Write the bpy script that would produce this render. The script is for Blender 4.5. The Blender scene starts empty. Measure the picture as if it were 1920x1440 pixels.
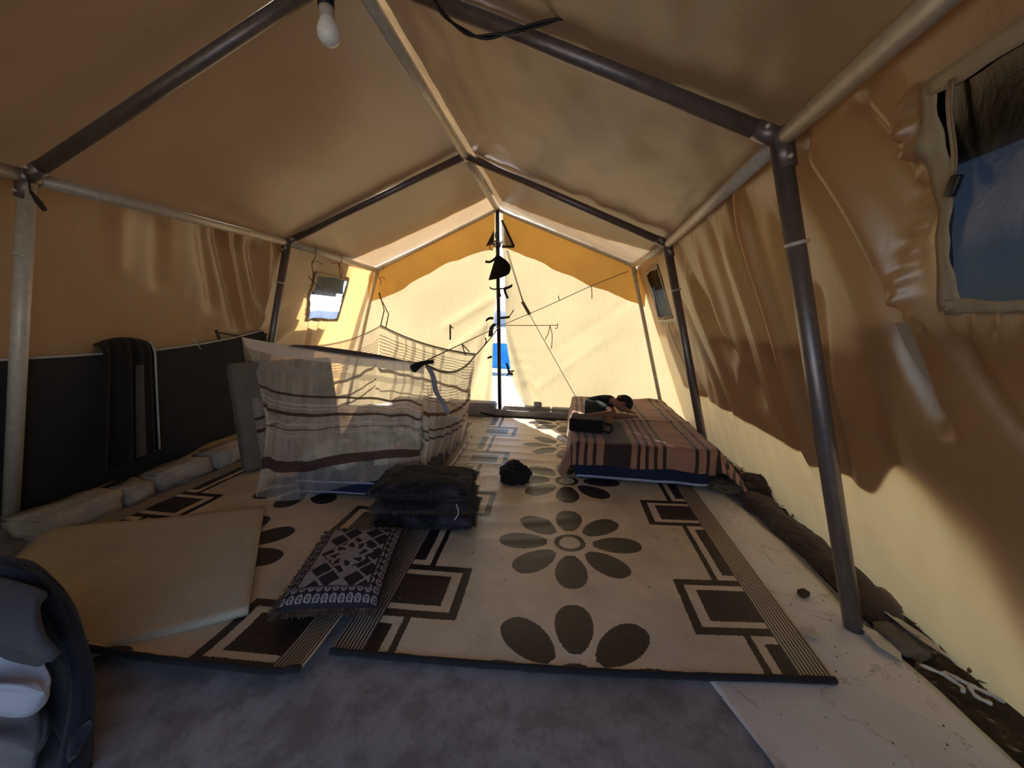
import bpy, bmesh, math, random
from mathutils import Vector, Matrix, noise

random.seed(7)
scene = bpy.context.scene
C = scene.collection

# ------------------------------------------------------------------ camera
YAW, PITCH, ROLL = -0.14582, -0.15579, 0.02166
FPX = 748.43
CAM = Vector((0.8523, 0.0, 1.10))
f = Vector((math.sin(YAW) * math.cos(PITCH), math.cos(YAW) * math.cos(PITCH), math.sin(PITCH)))
r0 = Vector((math.cos(YAW), -math.sin(YAW), 0))
u0 = r0.cross(f)
rr = r0 * math.cos(ROLL) + u0 * math.sin(ROLL)
uu = -r0 * math.sin(ROLL) + u0 * math.cos(ROLL)
cd = bpy.data.cameras.new('camera')
cam = bpy.data.objects.new('camera', cd)
C.objects.link(cam)
cam.matrix_world = Matrix(((rr.x, uu.x, -f.x, CAM.x), (rr.y, uu.y, -f.y, CAM.y), (rr.z, uu.z, -f.z, CAM.z), (0, 0, 0, 1)))
cd.sensor_width = 36.0
cd.lens = FPX / 1920 * 36.0
cd.clip_start = 0.02
cd.clip_end = 500
scene.camera = cam

# ------------------------------------------------------------------ light
SUN_EL, SUN_X, SUN_Y = math.radians(40), -0.63, 0.777
SUN_STRENGTH = 10.0
SKY_STRENGTH = 0.40
world = bpy.data.worlds.new('sky')
scene.world = world
world.use_nodes = True
wn = world.node_tree
wn.nodes.clear()
sky = wn.nodes.new('ShaderNodeTexSky')
sky.sky_type = 'NISHITA'
sky.sun_disc = False
sky.sun_elevation = SUN_EL
sky.sun_rotation = math.atan2(SUN_X, SUN_Y)
sky.dust_density = 0.6
sky.ozone_density = 3.0
bg = wn.nodes.new('ShaderNodeBackground')
bg.inputs['Strength'].default_value = SKY_STRENGTH
wo = wn.nodes.new('ShaderNodeOutputWorld')
wn.links.new(sky.outputs[0], bg.inputs['Color'])
wn.links.new(bg.outputs[0], wo.inputs['Surface'])

sl = bpy.data.lights.new('sun', 'SUN')
sl.energy = SUN_STRENGTH
sl.angle = math.radians(0.6)
sl.color = (1.0, 0.95, 0.87)
so = bpy.data.objects.new('sun', sl)
C.objects.link(so)
to_sun = Vector((SUN_X * math.cos(SUN_EL), SUN_Y * math.cos(SUN_EL), math.sin(SUN_EL)))
so.rotation_euler = to_sun.to_track_quat('Z', 'Y').to_euler()
so.location = (-6, 9, 9)

vs = scene.view_settings
vs.view_transform = 'Standard'
vs.look = 'None'
vs.exposure = 0.05
vs.gamma = 1.0
vs.use_curve_mapping = False

# ------------------------------------------------------------------ node helpers
class X:
    """arithmetic on node sockets"""
    def __init__(s, nt, v): s.nt, s.v = nt, v
    def _n(s, op, *a, clamp=False):
        n = s.nt.nodes.new('ShaderNodeMath'); n.operation = op; n.use_clamp = clamp
        for i, q in enumerate((s,) + a):
            q = q.v if isinstance(q, X) else q
            if isinstance(q, (int, float)): n.inputs[i].default_value = q
            else: s.nt.links.new(q, n.inputs[i])
        return X(s.nt, n.outputs[0])
    def __add__(s, o): return s._n('ADD', o)
    __radd__ = __add__
    def __sub__(s, o): return s._n('SUBTRACT', o)
    def __rsub__(s, o): return (s * -1.0) + o
    def __mul__(s, o): return s._n('MULTIPLY', o)
    __rmul__ = __mul__
    def __truediv__(s, o): return s._n('DIVIDE', o)
    def lt(s, o): return s._n('LESS_THAN', o)
    def gt(s, o): return s._n('GREATER_THAN', o)
    def abs(s): return s._n('ABSOLUTE')
    def sin(s): return s._n('SINE')
    def cos(s): return s._n('COSINE')
    def sqrt(s): return s._n('SQRT')
    def pow(s, o): return s._n('POWER', o)
    def fmod(s, o): return s._n('FLOORED_MODULO', o)
    def atan2(s, o): return s._n('ARCTAN2', o)
    def max(s, o): return s._n('MAXIMUM', o)
    def min(s, o): return s._n('MINIMUM', o)
    def clamp(s): return s._n('ADD', 0.0, clamp=True)
    def band(s, a, b): return s.gt(a) * s.lt(b)
    def inv(s): return 1.0 - s

class MT:
    def __init__(s, name):
        s.m = bpy.data.materials.new(name); s.m.use_nodes = True
        s.nt = s.m.node_tree; s.nt.nodes.clear()
        s.out = s.nt.nodes.new('ShaderNodeOutputMaterial')
    def node(s, t, **kw):
        n = s.nt.nodes.new(t)
        for k, v in kw.items():
            if k in n.inputs: s.set(n.inputs[k], v)
            else: setattr(n, k, v)
        return n
    def set(s, sock, v):
        if isinstance(v, X): v = v.v
        if hasattr(v, 'is_linked') or hasattr(v, 'links'): s.nt.links.new(v, sock)
        elif isinstance(v, tuple) and len(v) == 3 and sock.type == 'RGBA': sock.default_value = (*v, 1)
        else: sock.default_value = v
    def coord(s, kind='Object'):
        return s.node('ShaderNodeTexCoord').outputs[kind]
    def uv(s):
        sp = s.node('ShaderNodeSeparateXYZ'); s.nt.links.new(s.coord('UV'), sp.inputs[0])
        return X(s.nt, sp.outputs[0]), X(s.nt, sp.outputs[1])
    def xyz(s, kind='Object'):
        sp = s.node('ShaderNodeSeparateXYZ'); s.nt.links.new(s.coord(kind), sp.inputs[0])
        return [X(s.nt, sp.outputs[i]) for i in range(3)]
    def noise(s, scale, detail=3, rough=0.55, vec=None, dist=0.0, sc3=None):
        n = s.node('ShaderNodeTexNoise')
        n.inputs['Scale'].default_value = scale; n.inputs['Detail'].default_value = detail
        n.inputs['Roughness'].default_value = rough; n.inputs['Distortion'].default_value = dist
        v = vec or s.coord('Object')
        if sc3:
            mp = s.node('ShaderNodeMapping'); mp.inputs['Scale'].default_value = sc3
            s.nt.links.new(v, mp.inputs[0]); v = mp.outputs[0]
        s.nt.links.new(v, n.inputs['Vector'])
        return X(s.nt, n.outputs['Fac'])
    def ramp(s, fac, *stops, interp='LINEAR'):
        n = s.node('ShaderNodeValToRGB'); n.color_ramp.interpolation = interp
        e = n.color_ramp.elements
        while len(e) < len(stops): e.new(0.5)
        for q, (p, c) in zip(e, stops):
            q.position = p; q.color = (*c, 1) if isinstance(c, tuple) else (c, c, c, 1)
        s.nt.links.new(fac.v, n.inputs[0]); return n.outputs[0]
    def mixc(s, fac, a, b, mode='MIX'):
        n = s.node('ShaderNodeMix'); n.data_type = 'RGBA'; n.blend_type = mode
        s.set(n.inputs[0], fac); s.set(n.inputs[6], a); s.set(n.inputs[7], b)
        return n.outputs[2]
    def bump(s, h, strength=0.3, dist=0.01):
        n = s.node('ShaderNodeBump'); n.inputs['Strength'].default_value = strength
        n.inputs['Distance'].default_value = dist; s.set(n.inputs['Height'], h); return n.outputs[0]
    def principled(s, color, rough=0.6, metal=0.0, normal=None, spec=0.5, **kw):
        n = s.node('ShaderNodeBsdfPrincipled'); s.set(n.inputs['Base Color'], color)
        s.set(n.inputs['Roughness'], rough); s.set(n.inputs['Metallic'], metal)
        n.inputs['Specular IOR Level'].default_value = spec
        if normal is not None: s.nt.links.new(normal, n.inputs['Normal'])
        for k, v in kw.items(): s.set(n.inputs[k], v)
        return n.outputs[0]
    def mixs(s, fac, a, b):
        n = s.node('ShaderNodeMixShader'); s.set(n.inputs[0], fac)
        s.nt.links.new(a, n.inputs[1]); s.nt.links.new(b, n.inputs[2]); return n.outputs[0]
    def done(s, sh):
        s.nt.links.new(sh, s.out.inputs['Surface']); return s.m

def canvas(name, dcol, tcol, tfac, gloss=0.06, rough=0.4, bump=0.25, weave=True):
    """woven tent cloth: reflects dcol, lets tcol through"""
    t = MT(name)
    big = t.noise(1.3, 4, 0.6)
    fine = t.noise(14, 5, 0.6, sc3=(1, 1, 0.35))
    shade = t.ramp(big, (0.3, 0.88), (0.7, 1.04))
    fibre = t.ramp(t.noise(420, 2, 0.5), (0.3, 0.93), (0.7, 1.05))
    spots = t.ramp(t.noise(38, 3, 0.7), (0.27, 0.72), (0.33, 1.0))
    k = t.mixc(1.0, t.mixc(1.0, shade, fibre, 'MULTIPLY'), spots, 'MULTIPLY')
    nrm = t.bump(fine, bump, 0.03)
    d = t.node('ShaderNodeBsdfDiffuse'); t.set(d.inputs['Color'], t.mixc(1.0, dcol, k, 'MULTIPLY')); t.nt.links.new(nrm, d.inputs['Normal'])
    tr = t.node('ShaderNodeBsdfTranslucent'); t.set(tr.inputs['Color'], t.mixc(1.0, tcol, k, 'MULTIPLY')); t.nt.links.new(nrm, tr.inputs['Normal'])
    s = t.mixs(tfac, d.outputs[0], tr.outputs[0])
    g = t.node('ShaderNodeBsdfGlossy'); g.inputs['Roughness'].default_value = rough; g.inputs['Color'].default_value = (0.9, 0.9, 0.9, 1)
    t.nt.links.new(nrm, g.inputs['Normal'])
    lw = t.node('ShaderNodeLayerWeight'); lw.inputs['Blend'].default_value = 0.5
    return t.done(t.mixs(X(t.nt, lw.outputs['Facing']).pow(4.0) * (gloss * 5) + gloss, s, g.outputs[0]))

def cloth(name, col, rough=0.9, var=0.25, scale=9.0, bump=0.3, fuzz=0.08):
    t = MT(name)
    n = t.noise(scale, 4, 0.6); fine = t.noise(260, 2, 0.6)
    c = t.mixc(1.0, col, t.ramp(n, (0.25, 1 - var), (0.75, 1 + var * 0.5)), 'MULTIPLY')
    return t.done(t.principled(c, rough, normal=t.bump(fine, bump, 0.004), spec=0.25, **{'Sheen Weight': fuzz, 'Sheen Roughness': 0.5}))

def plain(name, col, rough=0.5, metal=0.0, var=0.15, scale=20.0, bump=0.15, spec=0.5):
    t = MT(name)
    n = t.noise(scale, 5, 0.65)
    c = t.mixc(1.0, col, t.ramp(n, (0.3, 1 - var), (0.7, 1 + var * 0.4)), 'MULTIPLY')
    return t.done(t.principled(c, rough, metal, normal=t.bump(n, bump, 0.004), spec=spec))

# ------------------------------------------------------------------ mesh helpers
class MB:
    """collects shapes, built as one mesh object"""
    def __init__(s): s.v, s.f, s.uv = [], [], []
    def poly(s, vs, fs, uvs=None):
        b = len(s.v); s.v += [tuple(p) for p in vs]
        s.f += [tuple(i + b for i in q) for q in fs]
        s.uv += list(uvs) if uvs else [(p[0], p[1]) for p in vs]
    def grid(s, fn, nu, nv, skip=None, uvf=None):
        vs, uv = [], []
        for j in range(nv + 1):
            for i in range(nu + 1):
                a, b = i / nu, j / nv
                vs.append(tuple(fn(a, b))); uv.append(uvf(a, b) if uvf else (a, b))
        fs = [(j * (nu + 1) + i, j * (nu + 1) + i + 1, (j + 1) * (nu + 1) + i + 1, (j + 1) * (nu + 1) + i)
              for j in range(nv) for i in range(nu) if not (skip and skip((i + .5) / nu, (j + .5) / nv))]
        s.poly(vs, fs, uv)
    def box(s, c, d, rot=None, jit=0.0, bev=0.0):
        c = Vector(c); h = Vector(d) / 2
        if bev:
            bm = bmesh.new(); bmesh.ops.create_cube(bm, size=1)
            for v in bm.verts: v.co = Vector((v.co.x * d[0], v.co.y * d[1], v.co.z * d[2]))
            bmesh.ops.bevel(bm, geom=bm.edges[:], offset=bev, segments=2, affect='EDGES', profile=0.6)
            bm.verts.index_update()
            vs = [v.co.copy() for v in bm.verts]; fs = [[v.index for v in q.verts] for q in bm.faces]; bm.free()
        else:
            vs = [Vector((x * h.x, y * h.y, z * h.z)) for x in (-1, 1) for y in (-1, 1) for z in (-1, 1)]
            fs = [(0, 1, 3, 2), (4, 6, 7, 5), (0, 4, 5, 1), (2, 3, 7, 6), (0, 2, 6, 4), (1, 5, 7, 3)]
        if jit: vs = [v + Vector([random.uniform(-jit, jit) for _ in range(3)]) for v in vs]
        if rot: vs = [rot @ v for v in vs]
        s.poly([v + c for v in vs], fs)
    def tube(s, pts, r, seg=8, caps=True):
        pts = [Vector(p) for p in pts]; n = len(pts)
        rs = r if isinstance(r, (list, tuple)) else [r] * n
        up = None; vs = []
        for i, p in enumerate(pts):
            t = (pts[min(i + 1, n - 1)] - pts[max(i - 1, 0)]).normalized()
            if up is None:
                up = Vector((0, 0, 1)) if abs(t.z) < 0.9 else Vector((1, 0, 0))
            a = (up - t * up.dot(t)).normalized(); b = t.cross(a); up = a
            for k in range(seg):
                q = 2 * math.pi * k / seg
                vs.append(p + (a * math.cos(q) + b * math.sin(q)) * rs[i])
        fs = [(i * seg + k, i * seg + (k + 1) % seg, (i + 1) * seg + (k + 1) % seg, (i + 1) * seg + k) for i in range(n - 1) for k in range(seg)]
        if caps: fs += [tuple(range(seg - 1, -1, -1)), tuple((n - 1) * seg + k for k in range(seg))]
        s.poly(vs, fs)
    def lathe(s, prof, seg=20, M=None):
        vs = []
        for (r, z) in prof:
            for k in range(seg):
                q = 2 * math.pi * k / seg
                p = Vector((r * math.cos(q), r * math.sin(q), z)); vs.append(M @ p if M else p)
        n = len(prof)
        s.poly(vs, [(i * seg + k, i * seg + (k + 1) % seg, (i + 1) * seg + (k + 1) % seg, (i + 1) * seg + k) for i in range(n - 1) for k in range(seg)])
    def build(s, name, mat, parent=None, smooth=True, solid=0.0, sub=0, off=0.0, origin=None):
        me = bpy.data.meshes.new(name)
        o0 = Vector(origin) if origin is not None else Vector((0, 0, 0))
        me.from_pydata([Vector(p) - o0 for p in s.v], [], s.f)
        ul = me.uv_layers.new(name='UVMap')
        for l in me.loops: ul.data[l.index].uv = s.uv[l.vertex_index]
        if smooth: me.polygons.foreach_set('use_smooth', [True] * len(me.polygons))
        me.materials.append(mat); me.update()
        o = bpy.data.objects.new(name, me); C.objects.link(o); o.location = o0
        if parent:
            o.parent = parent; o.matrix_parent_inverse = Matrix.Translation(-parent.location) if parent.rotation_euler.z == 0 else parent.matrix_basis.inverted()
        if solid:
            m = o.modifiers.new('thickness', 'SOLIDIFY'); m.thickness = solid; m.offset = off
        if sub:
            m = o.modifiers.new('smooth', 'SUBSURF'); m.levels = m.render_levels = sub
        return o

def tag(o, label=None, cat=None, group=None, kind=None):
    if label: o['label'] = label
    if cat: o['category'] = cat
    if group: o['group'] = group
    if kind: o['kind'] = kind
    return o
def empty(name, loc, label=None, cat=None, group=None, kind=None):
    o = bpy.data.objects.new(name, None); o.empty_display_size = 0.1; o.location = loc; C.objects.link(o)
    return tag(o, label, cat, group, kind)
def ns(x, y, z=0.0): return noise.noise(Vector((x, y, z)))
def lerp(a, b, t): return a + (b - a) * t
def smooth(t): t = max(0, min(1, t)); return t * t * (3 - 2 * t)
def interp(xs, ys, x):
    if x <= xs[0]: return ys[0]
    for i in range(len(xs) - 1):
        if x <= xs[i + 1]: return lerp(ys[i], ys[i + 1], (x - xs[i]) / (xs[i + 1] - xs[i]))
    return ys[-1]
def spline(pts, n=8):
    P = [Vector(p) for p in pts]; out = []
    for i in range(len(P) - 1):
        a, b, c, d = P[max(i - 1, 0)], P[i], P[i + 1], P[min(i + 2, len(P) - 1)]
        for k in range(n):
            t = k / n
            out.append(0.5 * ((2 * b) + (c - a) * t + (2 * a - 5 * b + 4 * c - d) * t * t + (3 * b - a - 3 * c + d) * t ** 3))
    out.append(P[-1]); return out
def ridges(lst, y, z):
    d = 0.0
    for (y0, z0, y1, z1, amp, w) in lst:
        vx, vz = y1 - y0, z1 - z0; L = math.hypot(vx, vz)
        t = ((y - y0) * vx + (z - z0) * vz) / (L * L)
        q = abs((y - y0) * vz - (z - z0) * vx) / L
        if -0.3 < t < 1.3:
            d += amp * math.exp(-(q / w) ** 2) * smooth((t + 0.3) / 0.35) * smooth((1.3 - t) / 0.35)
    return d

# ------------------------------------------------------------------ materials
M_roof = canvas('roof_canvas', (0.33, 0.215, 0.125), (0.76, 0.51, 0.27), 0.34, gloss=0.07, rough=0.34, bump=0.06)
M_fly = canvas('fly_canvas', (0.55, 0.46, 0.33), (0.52, 0.465, 0.40), 0.105, gloss=0.03, bump=0.1)
M_skirt = canvas('wall_outer_canvas', (0.50, 0.42, 0.31), (0.43, 0.47, 0.54), 0.050, gloss=0.03, bump=0.1)
M_shadeflap = canvas('shade_flap_canvas', (0.52, 0.44, 0.32), (0.66, 0.60, 0.48), 0.22, gloss=0.03, bump=0.1)  # cloth of the added layer that dims the upper right wall
M_cover = cloth('grey_window_cover', (0.16, 0.145, 0.13))
M_wall = canvas('wall_canvas', (0.40, 0.27, 0.145), (0.97, 0.555, 0.21), 0.58, gloss=0.08, rough=0.34, bump=0.08)
M_gable = canvas('gable_canvas', (0.58, 0.48, 0.31), (0.86, 0.67, 0.35), 0.36, gloss=0.03, rough=0.5)
M_valance = canvas('valance_canvas', (0.58, 0.36, 0.12), (0.80, 0.46, 0.13), 0.45, gloss=0.03)
M_pole_lit = plain('lit_steel_tube', (0.60, 0.55, 0.48), 0.42, 0.15, 0.2, 30, 0.05)  # galvanised tube where light catches it, the light put into the colour
M_pole_shaded = plain('shaded_steel_tube', (0.22, 0.19, 0.195), 0.36, 0.6, 0.25, 30, 0.05)  # same galvanised tube where backlit, the shade put into the colour
M_black_pole = plain('black_painted_pole', (0.012, 0.012, 0.016), 0.45, 0.2)
M_hem = plain('window_hem', (0.36, 0.27, 0.17), 0.7)
M_rope = plain('cord', (0.12, 0.10, 0.08), 0.85)
M_white_rope = plain('pale_cord', (0.62, 0.56, 0.46), 0.85)
M_black_cloth = cloth('black_cloth', (0.012, 0.010, 0.012))
M_tape = cloth('dark_tie_tape', (0.05, 0.035, 0.03))

def concrete_mat():
    t = MT('stained_concrete')
    a = t.noise(2.2, 6, 0.65); b = t.noise(9, 5, 0.7); c = t.noise(60, 3, 0.6)
    col = t.ramp(a, (0.3, (0.22, 0.20, 0.20)), (0.55, (0.33, 0.31, 0.33)), (0.75, (0.42, 0.40, 0.43)))
    col = t.mixc(t.ramp(b, (0.42, 0.55), (0.56, 0.0)), col, (0.13, 0.115, 0.12))
    col = t.mixc(t.ramp(c, (0.28, 0.5), (0.36, 0.0)), col, (0.07, 0.06, 0.06))
    return t.done(t.principled(col, t.ramp(b, (0.3, 0.45), (0.7, 0.75)), normal=t.bump(b, 0.25, 0.01), spec=0.4))
def sheet_mat():
    t = MT('dirty_white_plastic')
    a = t.noise(3.0, 5, 0.6); b = t.noise(2.6, 5, 0.6, dist=0.8); c = t.noise(26, 4, 0.7)
    col = t.ramp(a, (0.3, (0.66, 0.60, 0.57)), (0.7, (0.82, 0.77, 0.74)))
    vein = (b - 0.5).abs()
    col = t.mixc(t.ramp(vein, (0.0, 0.5), (0.010, 0.0)), col, (0.25, 0.20, 0.18))
    col = t.mixc(t.ramp(c, (0.27, 0.65), (0.34, 0.0)), col, (0.13, 0.10, 0.09))
    return t.done(t.principled(col, 0.42, normal=t.bump(a, 0.2, 0.02), spec=0.45))
def soil_mat():
    t = MT('dark_soil')
    a = t.noise(8, 6, 0.7); b = t.noise(70, 4, 0.7)
    col = t.ramp(a, (0.3, (0.05, 0.035, 0.025)), (0.6, (0.11, 0.08, 0.055)), (0.8, (0.19, 0.15, 0.11)))
    return t.done(t.principled(col, 0.95, normal=t.bump(b, 0.8, 0.02), spec=0.1))
def ground_mat():
    t = MT('dusty_ground')
    a = t.noise(0.6, 6, 0.6); b = t.noise(12, 4, 0.7)
    col = t.ramp(a, (0.3, (0.46, 0.41, 0.35)), (0.7, (0.60, 0.55, 0.48)))
    return t.done(t.principled(col, 0.95, normal=t.bump(b, 0.5, 0.03), spec=0.1))

# ------------------------------------------------------------------ structure: ground and floor
mb = MB(); mb.grid(lambda a, b: (lerp(-40, 40, a), lerp(-30, 60, b), -0.07), 8, 8)
tag(mb.build('ground', ground_mat(), smooth=False), 'pale dusty ground outside the tent', kind='structure')
mb = MB()
hz = lambda a: 3.0 + 2.2 * ns(a * 9, 1.3) + 0.8 * ns(a * 30, 4.0)
mb.grid(lambda a, b: (lerp(-90, 90, a), 90 - 14 * math.cos((a - .5) * 2) + 12 * b, -0.1 + hz(a) * math.sin(b * math.pi)), 80, 6)
tag(mb.build('hills', plain('far_hills', (0.30, 0.33, 0.40), 1.0)), 'low hazy hills far beyond the tent', kind='structure')

mb = MB(); mb.box((0, 2.0, -0.04), (4.02, 5.4, 0.08), bev=0.008)
tag(mb.build('floor', concrete_mat(), smooth=False), 'stained grey concrete slab under the tent', kind='structure')

# ------------------------------------------------------------------ tent frame
YA, YB, YC, YD = 1.493, 3.10, 4.595, -0.14
J = {'L': {YD: (-1.486, 1.68), YA: (-1.483, 1.665), YB: (-1.493, 1.700), YC: (-1.477, 1.665)},
     'R': {YD: (1.486, 1.70), YA: (1.486, 1.692), YB: (1.498, 1.667), YC: (1.470, 1.725)},
     'T': {YD: (0.02, 2.315), YA: (0.021, 2.314), YB: (0.008, 2.307), YC: (-0.032, 2.320)}}
fr = empty('tent_frame', (0, 2.2, 0), 'steel tube frame of posts, rafters and ridge carrying the tent canvas', 'tent frame')
for i, Y in enumerate((YD, YA, YB, YC)):
    l, r, t = J['L'][Y], J['R'][Y], J['T'][Y]
    pr = 0.030 if Y < YC else 0.021
    fx = 1.93
    for (s, j) in ((-1, l), (1, r)):
        mb = MB(); mb.tube([(s * fx, Y, 0.0), (j[0], Y, j[1] - 0.02)], pr, 18); mb.build('post', M_pole_lit if (s < 0 and Y == YA) or Y == YC else M_pole_shaded, fr)
        mb = MB(); mb.tube([(j[0], Y, j[1]), (t[0], Y, t[1])], 0.027 if Y < YC else 0.019, 16); mb.build('rafter', M_pole_shaded if Y < YC else M_pole_lit, fr)
        mb = MB()
        d = (Vector((t[0], Y, t[1])) - Vector((j[0], Y, j[1]))).normalized()
        mb.tube([Vector((j[0], Y, j[1])) + d * 0.0, Vector((j[0], Y, j[1])) + d * 0.09], 0.0295 if Y < YC else 0.024, 16)
        dn = (Vector((s * fx, Y, 0)) - Vector((j[0], Y, j[1]))).normalized()
        mb.tube([Vector((j[0], Y, j[1])), Vector((j[0], Y, j[1])) + dn * 0.09], pr + 0.004, 16)
        mb.tube([(j[0], Y - 0.035, j[1]), (j[0], Y + 0.035, j[1])], 0.031, 16)
        js = mb.build('joint_sleeve', M_pole_shaded if Y < YC else M_pole_lit, fr)
        if Y in (YA, YB):
            for q in (d * 0.065, dn * 0.065):
                mb = MB(); p = Vector((j[0], Y, j[1])) + q
                mb.tube([p + Vector((0, -0.044, 0)), p + Vector((0, -0.028, 0))], 0.008, 6); mb.build('bolt', M_pole_lit, js)
        if Y in (YA, YB):
            mb = MB(); p = Vector((j[0], Y, j[1])) + dn * 0.33
            mb.tube([p - dn * 0.006, p + dn * 0.006], pr + 0.005, 16)
            mb.build('clamp_ring', M_pole_lit, fr)
    mb = MB(); mb.tube([(t[0], Y - 0.04, t[1]), (t[0], Y + 0.04, t[1])], 0.031, 16); mb.build('joint_sleeve', M_pole_lit, fr)
ys = [YD, YA, YB, YC]
for k in 'LRT':
    for i in range(3):
        a, b = ys[i], ys[i + 1]
        mb = MB(); mb.tube([(J[k][a][0], a, J[k][a][1]), (J[k][b][0], b, J[k][b][1])], 0.028, 16)
        mb.build('ridge_pole' if k == 'T' else 'eave_pole', M_pole_lit, fr)

# ------------------------------------------------------------------ roof canvas
Y0, Y1 = -0.42, 4.66
EZ, RZ, EX = 1.722, 2.352, 1.505
def roof_pt(side, a, b, off=0.0):
    # a along y, b from eave to ridge
    y = lerp(Y0, Y1, a)
    b0 = b; b = -0.045 + 1.045 * b
    x = side * lerp(EX, 0.0, b); z = lerp(EZ, RZ, b)
    bay = math.sin(math.pi * ((y - YA) / 1.57)) ** 2
    sag = 0.030 * bay * math.sin(math.pi * b0)
    w = 0.006 * ns(y * 2.0 + side * 9, b * 9, 2.0) + 0.004 * ns(y * 5 + b * 3, b * 22 + side, 5.0) * (1 + side * 0.7)
    if side > 0: w += 0.006 * math.sin(b * 34 + 2.5 * ns(y * 1.2, b * 3, 8)) * smooth((0.75 - b) / 0.5) * smooth((y - 1.4) / 0.6) * smooth((3.4 - y) / 0.6)
    n = Vector((side * 0.39, 0, 0.92))
    return Vector((x, y, z)) + n * (off - sag + w)
mb = MB()
for s in (-1, 1): mb.grid(lambda a, b: roof_pt(s, a, b), 150, 50)
roof = tag(mb.build('ceiling', M_roof), 'tan canvas roof lining sloping up to the ridge pole', kind='structure')
mb = MB()
def fly_pt(s, a, b):
    yend = lerp(4.16, 4.22, b) if s < 0 else lerp(3.74, 4.36, b)
    y = lerp(Y0 - 0.05, yend, a)
    p = roof_pt(s, (y - Y0) / (Y1 - Y0), b, 0.05)
    return p
for s in (-1, 1): mb.grid(lambda a, b: fly_pt(s, a, b), 60, 20)
# unseen awning past the eaves, added to shade the upper side walls
for s, w in ((-1, 0.10), (1, 0.36)):
    mb.grid(lambda a, b: fly_pt(s, a, 0.0) + Vector((s * w * b, 0, (-0.40 * w - 0.02 * math.sin(a * 40)) * b)), 60, 6)
mb.build('roof_fly', M_fly, roof)

# ------------------------------------------------------------------ side walls
FOOT_R, FOOT_L = 2.185, -2.12
R_RIDGES = [(1.34, 1.60, 1.12, 1.20, -0.045, 0.045), (1.45, 1.56, 1.25, 1.03, 0.040, 0.06), (1.22, 1.62, 1.08, 1.38, 0.022, 0.03), (1.15, 1.64, 1.06, 1.50, -0.02, 0.025),
            (1.93, 1.55, 1.94, 0.55, -0.040, 0.035), (2.04, 1.6, 2.06, 0.6, 0.040, 0.045), (2.20, 1.5, 2.2, 0.7, -0.02, 0.05), (1.75, 1.4, 1.76, 0.6, 0.035, 0.06),
            (2.40, 1.6, 2.42, 0.8, 0.022, 0.05), (2.62, 1.5, 2.60, 0.75, -0.020, 0.05),
            (3.05, 1.58, 2.50, 0.75, 0.040, 0.06), (3.0, 1.50, 2.75, 0.70, -0.03, 0.05), (3.30, 1.2, 3.0, 0.55, 0.02, 0.05), (3.85, 1.12, 3.5, 0.45, 0.022, 0.05), (4.0, 1.1, 3.7, 0.5, -0.015, 0.04),
            (1.60, 1.2, 1.68, 0.95, 0.016, 0.03), (1.02, 1.05, 0.95, 0.80, 0.02, 0.03), (0.82, 1.08, 0.80, 0.85, 0.02, 0.03), (1.26, 1.05, 1.20, 0.85, 0.03, 0.04)]
def right_base(y, s):
    z = lerp(1.705, -0.03, s)
    x = lerp(1.517, FOOT_R, s) + 0.02 * math.sin(math.pi * s) * math.sin(math.pi * (y - YA) / 1.57) ** 2
    return x, z
WN = (0.28, 1.035, 1.15, 1.60)      # near window y0,y1,z0,z1
WF = (3.76, 4.30, 1.16, 1.61)       # far window
def right_pt(a, b, off=0.0, full=True):
    y = lerp(Y0, Y1, a); x, z = right_base(y, b)
    d = 1.5 * ridges(R_RIDGES, y, z) if full else 0.0
    d += 0.006 * ns(y * 3, z * 2, 3) + 0.005 * ns(y * 9, z * 4, 6)
    sw = 1.075 + 0.09 * (1.6 - z)
    if 1.1 < z < 1.62: d += 0.010 * math.sin(z * 125 + 2 * ns(z * 9, 1)) * math.exp(-((y - sw) / 0.022) ** 2) - 0.010 * math.exp(-((y - sw) / 0.010) ** 2)
    if y < 1.16: d += 0.011 * math.sin(y * 115 + 2 * ns(y * 9, 2)) * math.exp(-((z - 1.12) / 0.03) ** 2)
    if 3.7 < y < 4.3: d += 0.006 * math.sin(y * 120) * math.exp(-((z - 1.12) / 0.04) ** 2)
    skew = 0.0
    if y > 3.3: skew = 0.22 * smooth((y - 3.3) / 0.5) * (1.40 - z) * smooth((4.66 - y) / 0.3) * smooth((z - 0.5) / 0.5)
    elif y < 1.4: skew = 0.20 * (1.55 - z) * smooth((1.4 - y) / 0.35) * smooth((z - 0.7) / 0.4)
    return Vector((x, y + skew, z)) + Vector((0.93, 0, 0.37)) * (d + off)
def in_win(wn, a, b):
    y = lerp(Y0, Y1, a); z = lerp(1.705, -0.03, b)
    return wn[0] < y < wn[1] and wn[2] < z < wn[3]
mb = MB(); mb.grid(lambda a, b: right_pt(a, b), 480, 210, skip=lambda a, b: in_win(WN, a, b) or in_win(WF, a, b))
wall_r = tag(mb.build('wall_right', M_wall), 'tan canvas side wall with two windows, right of the bed', kind='structure')
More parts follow.
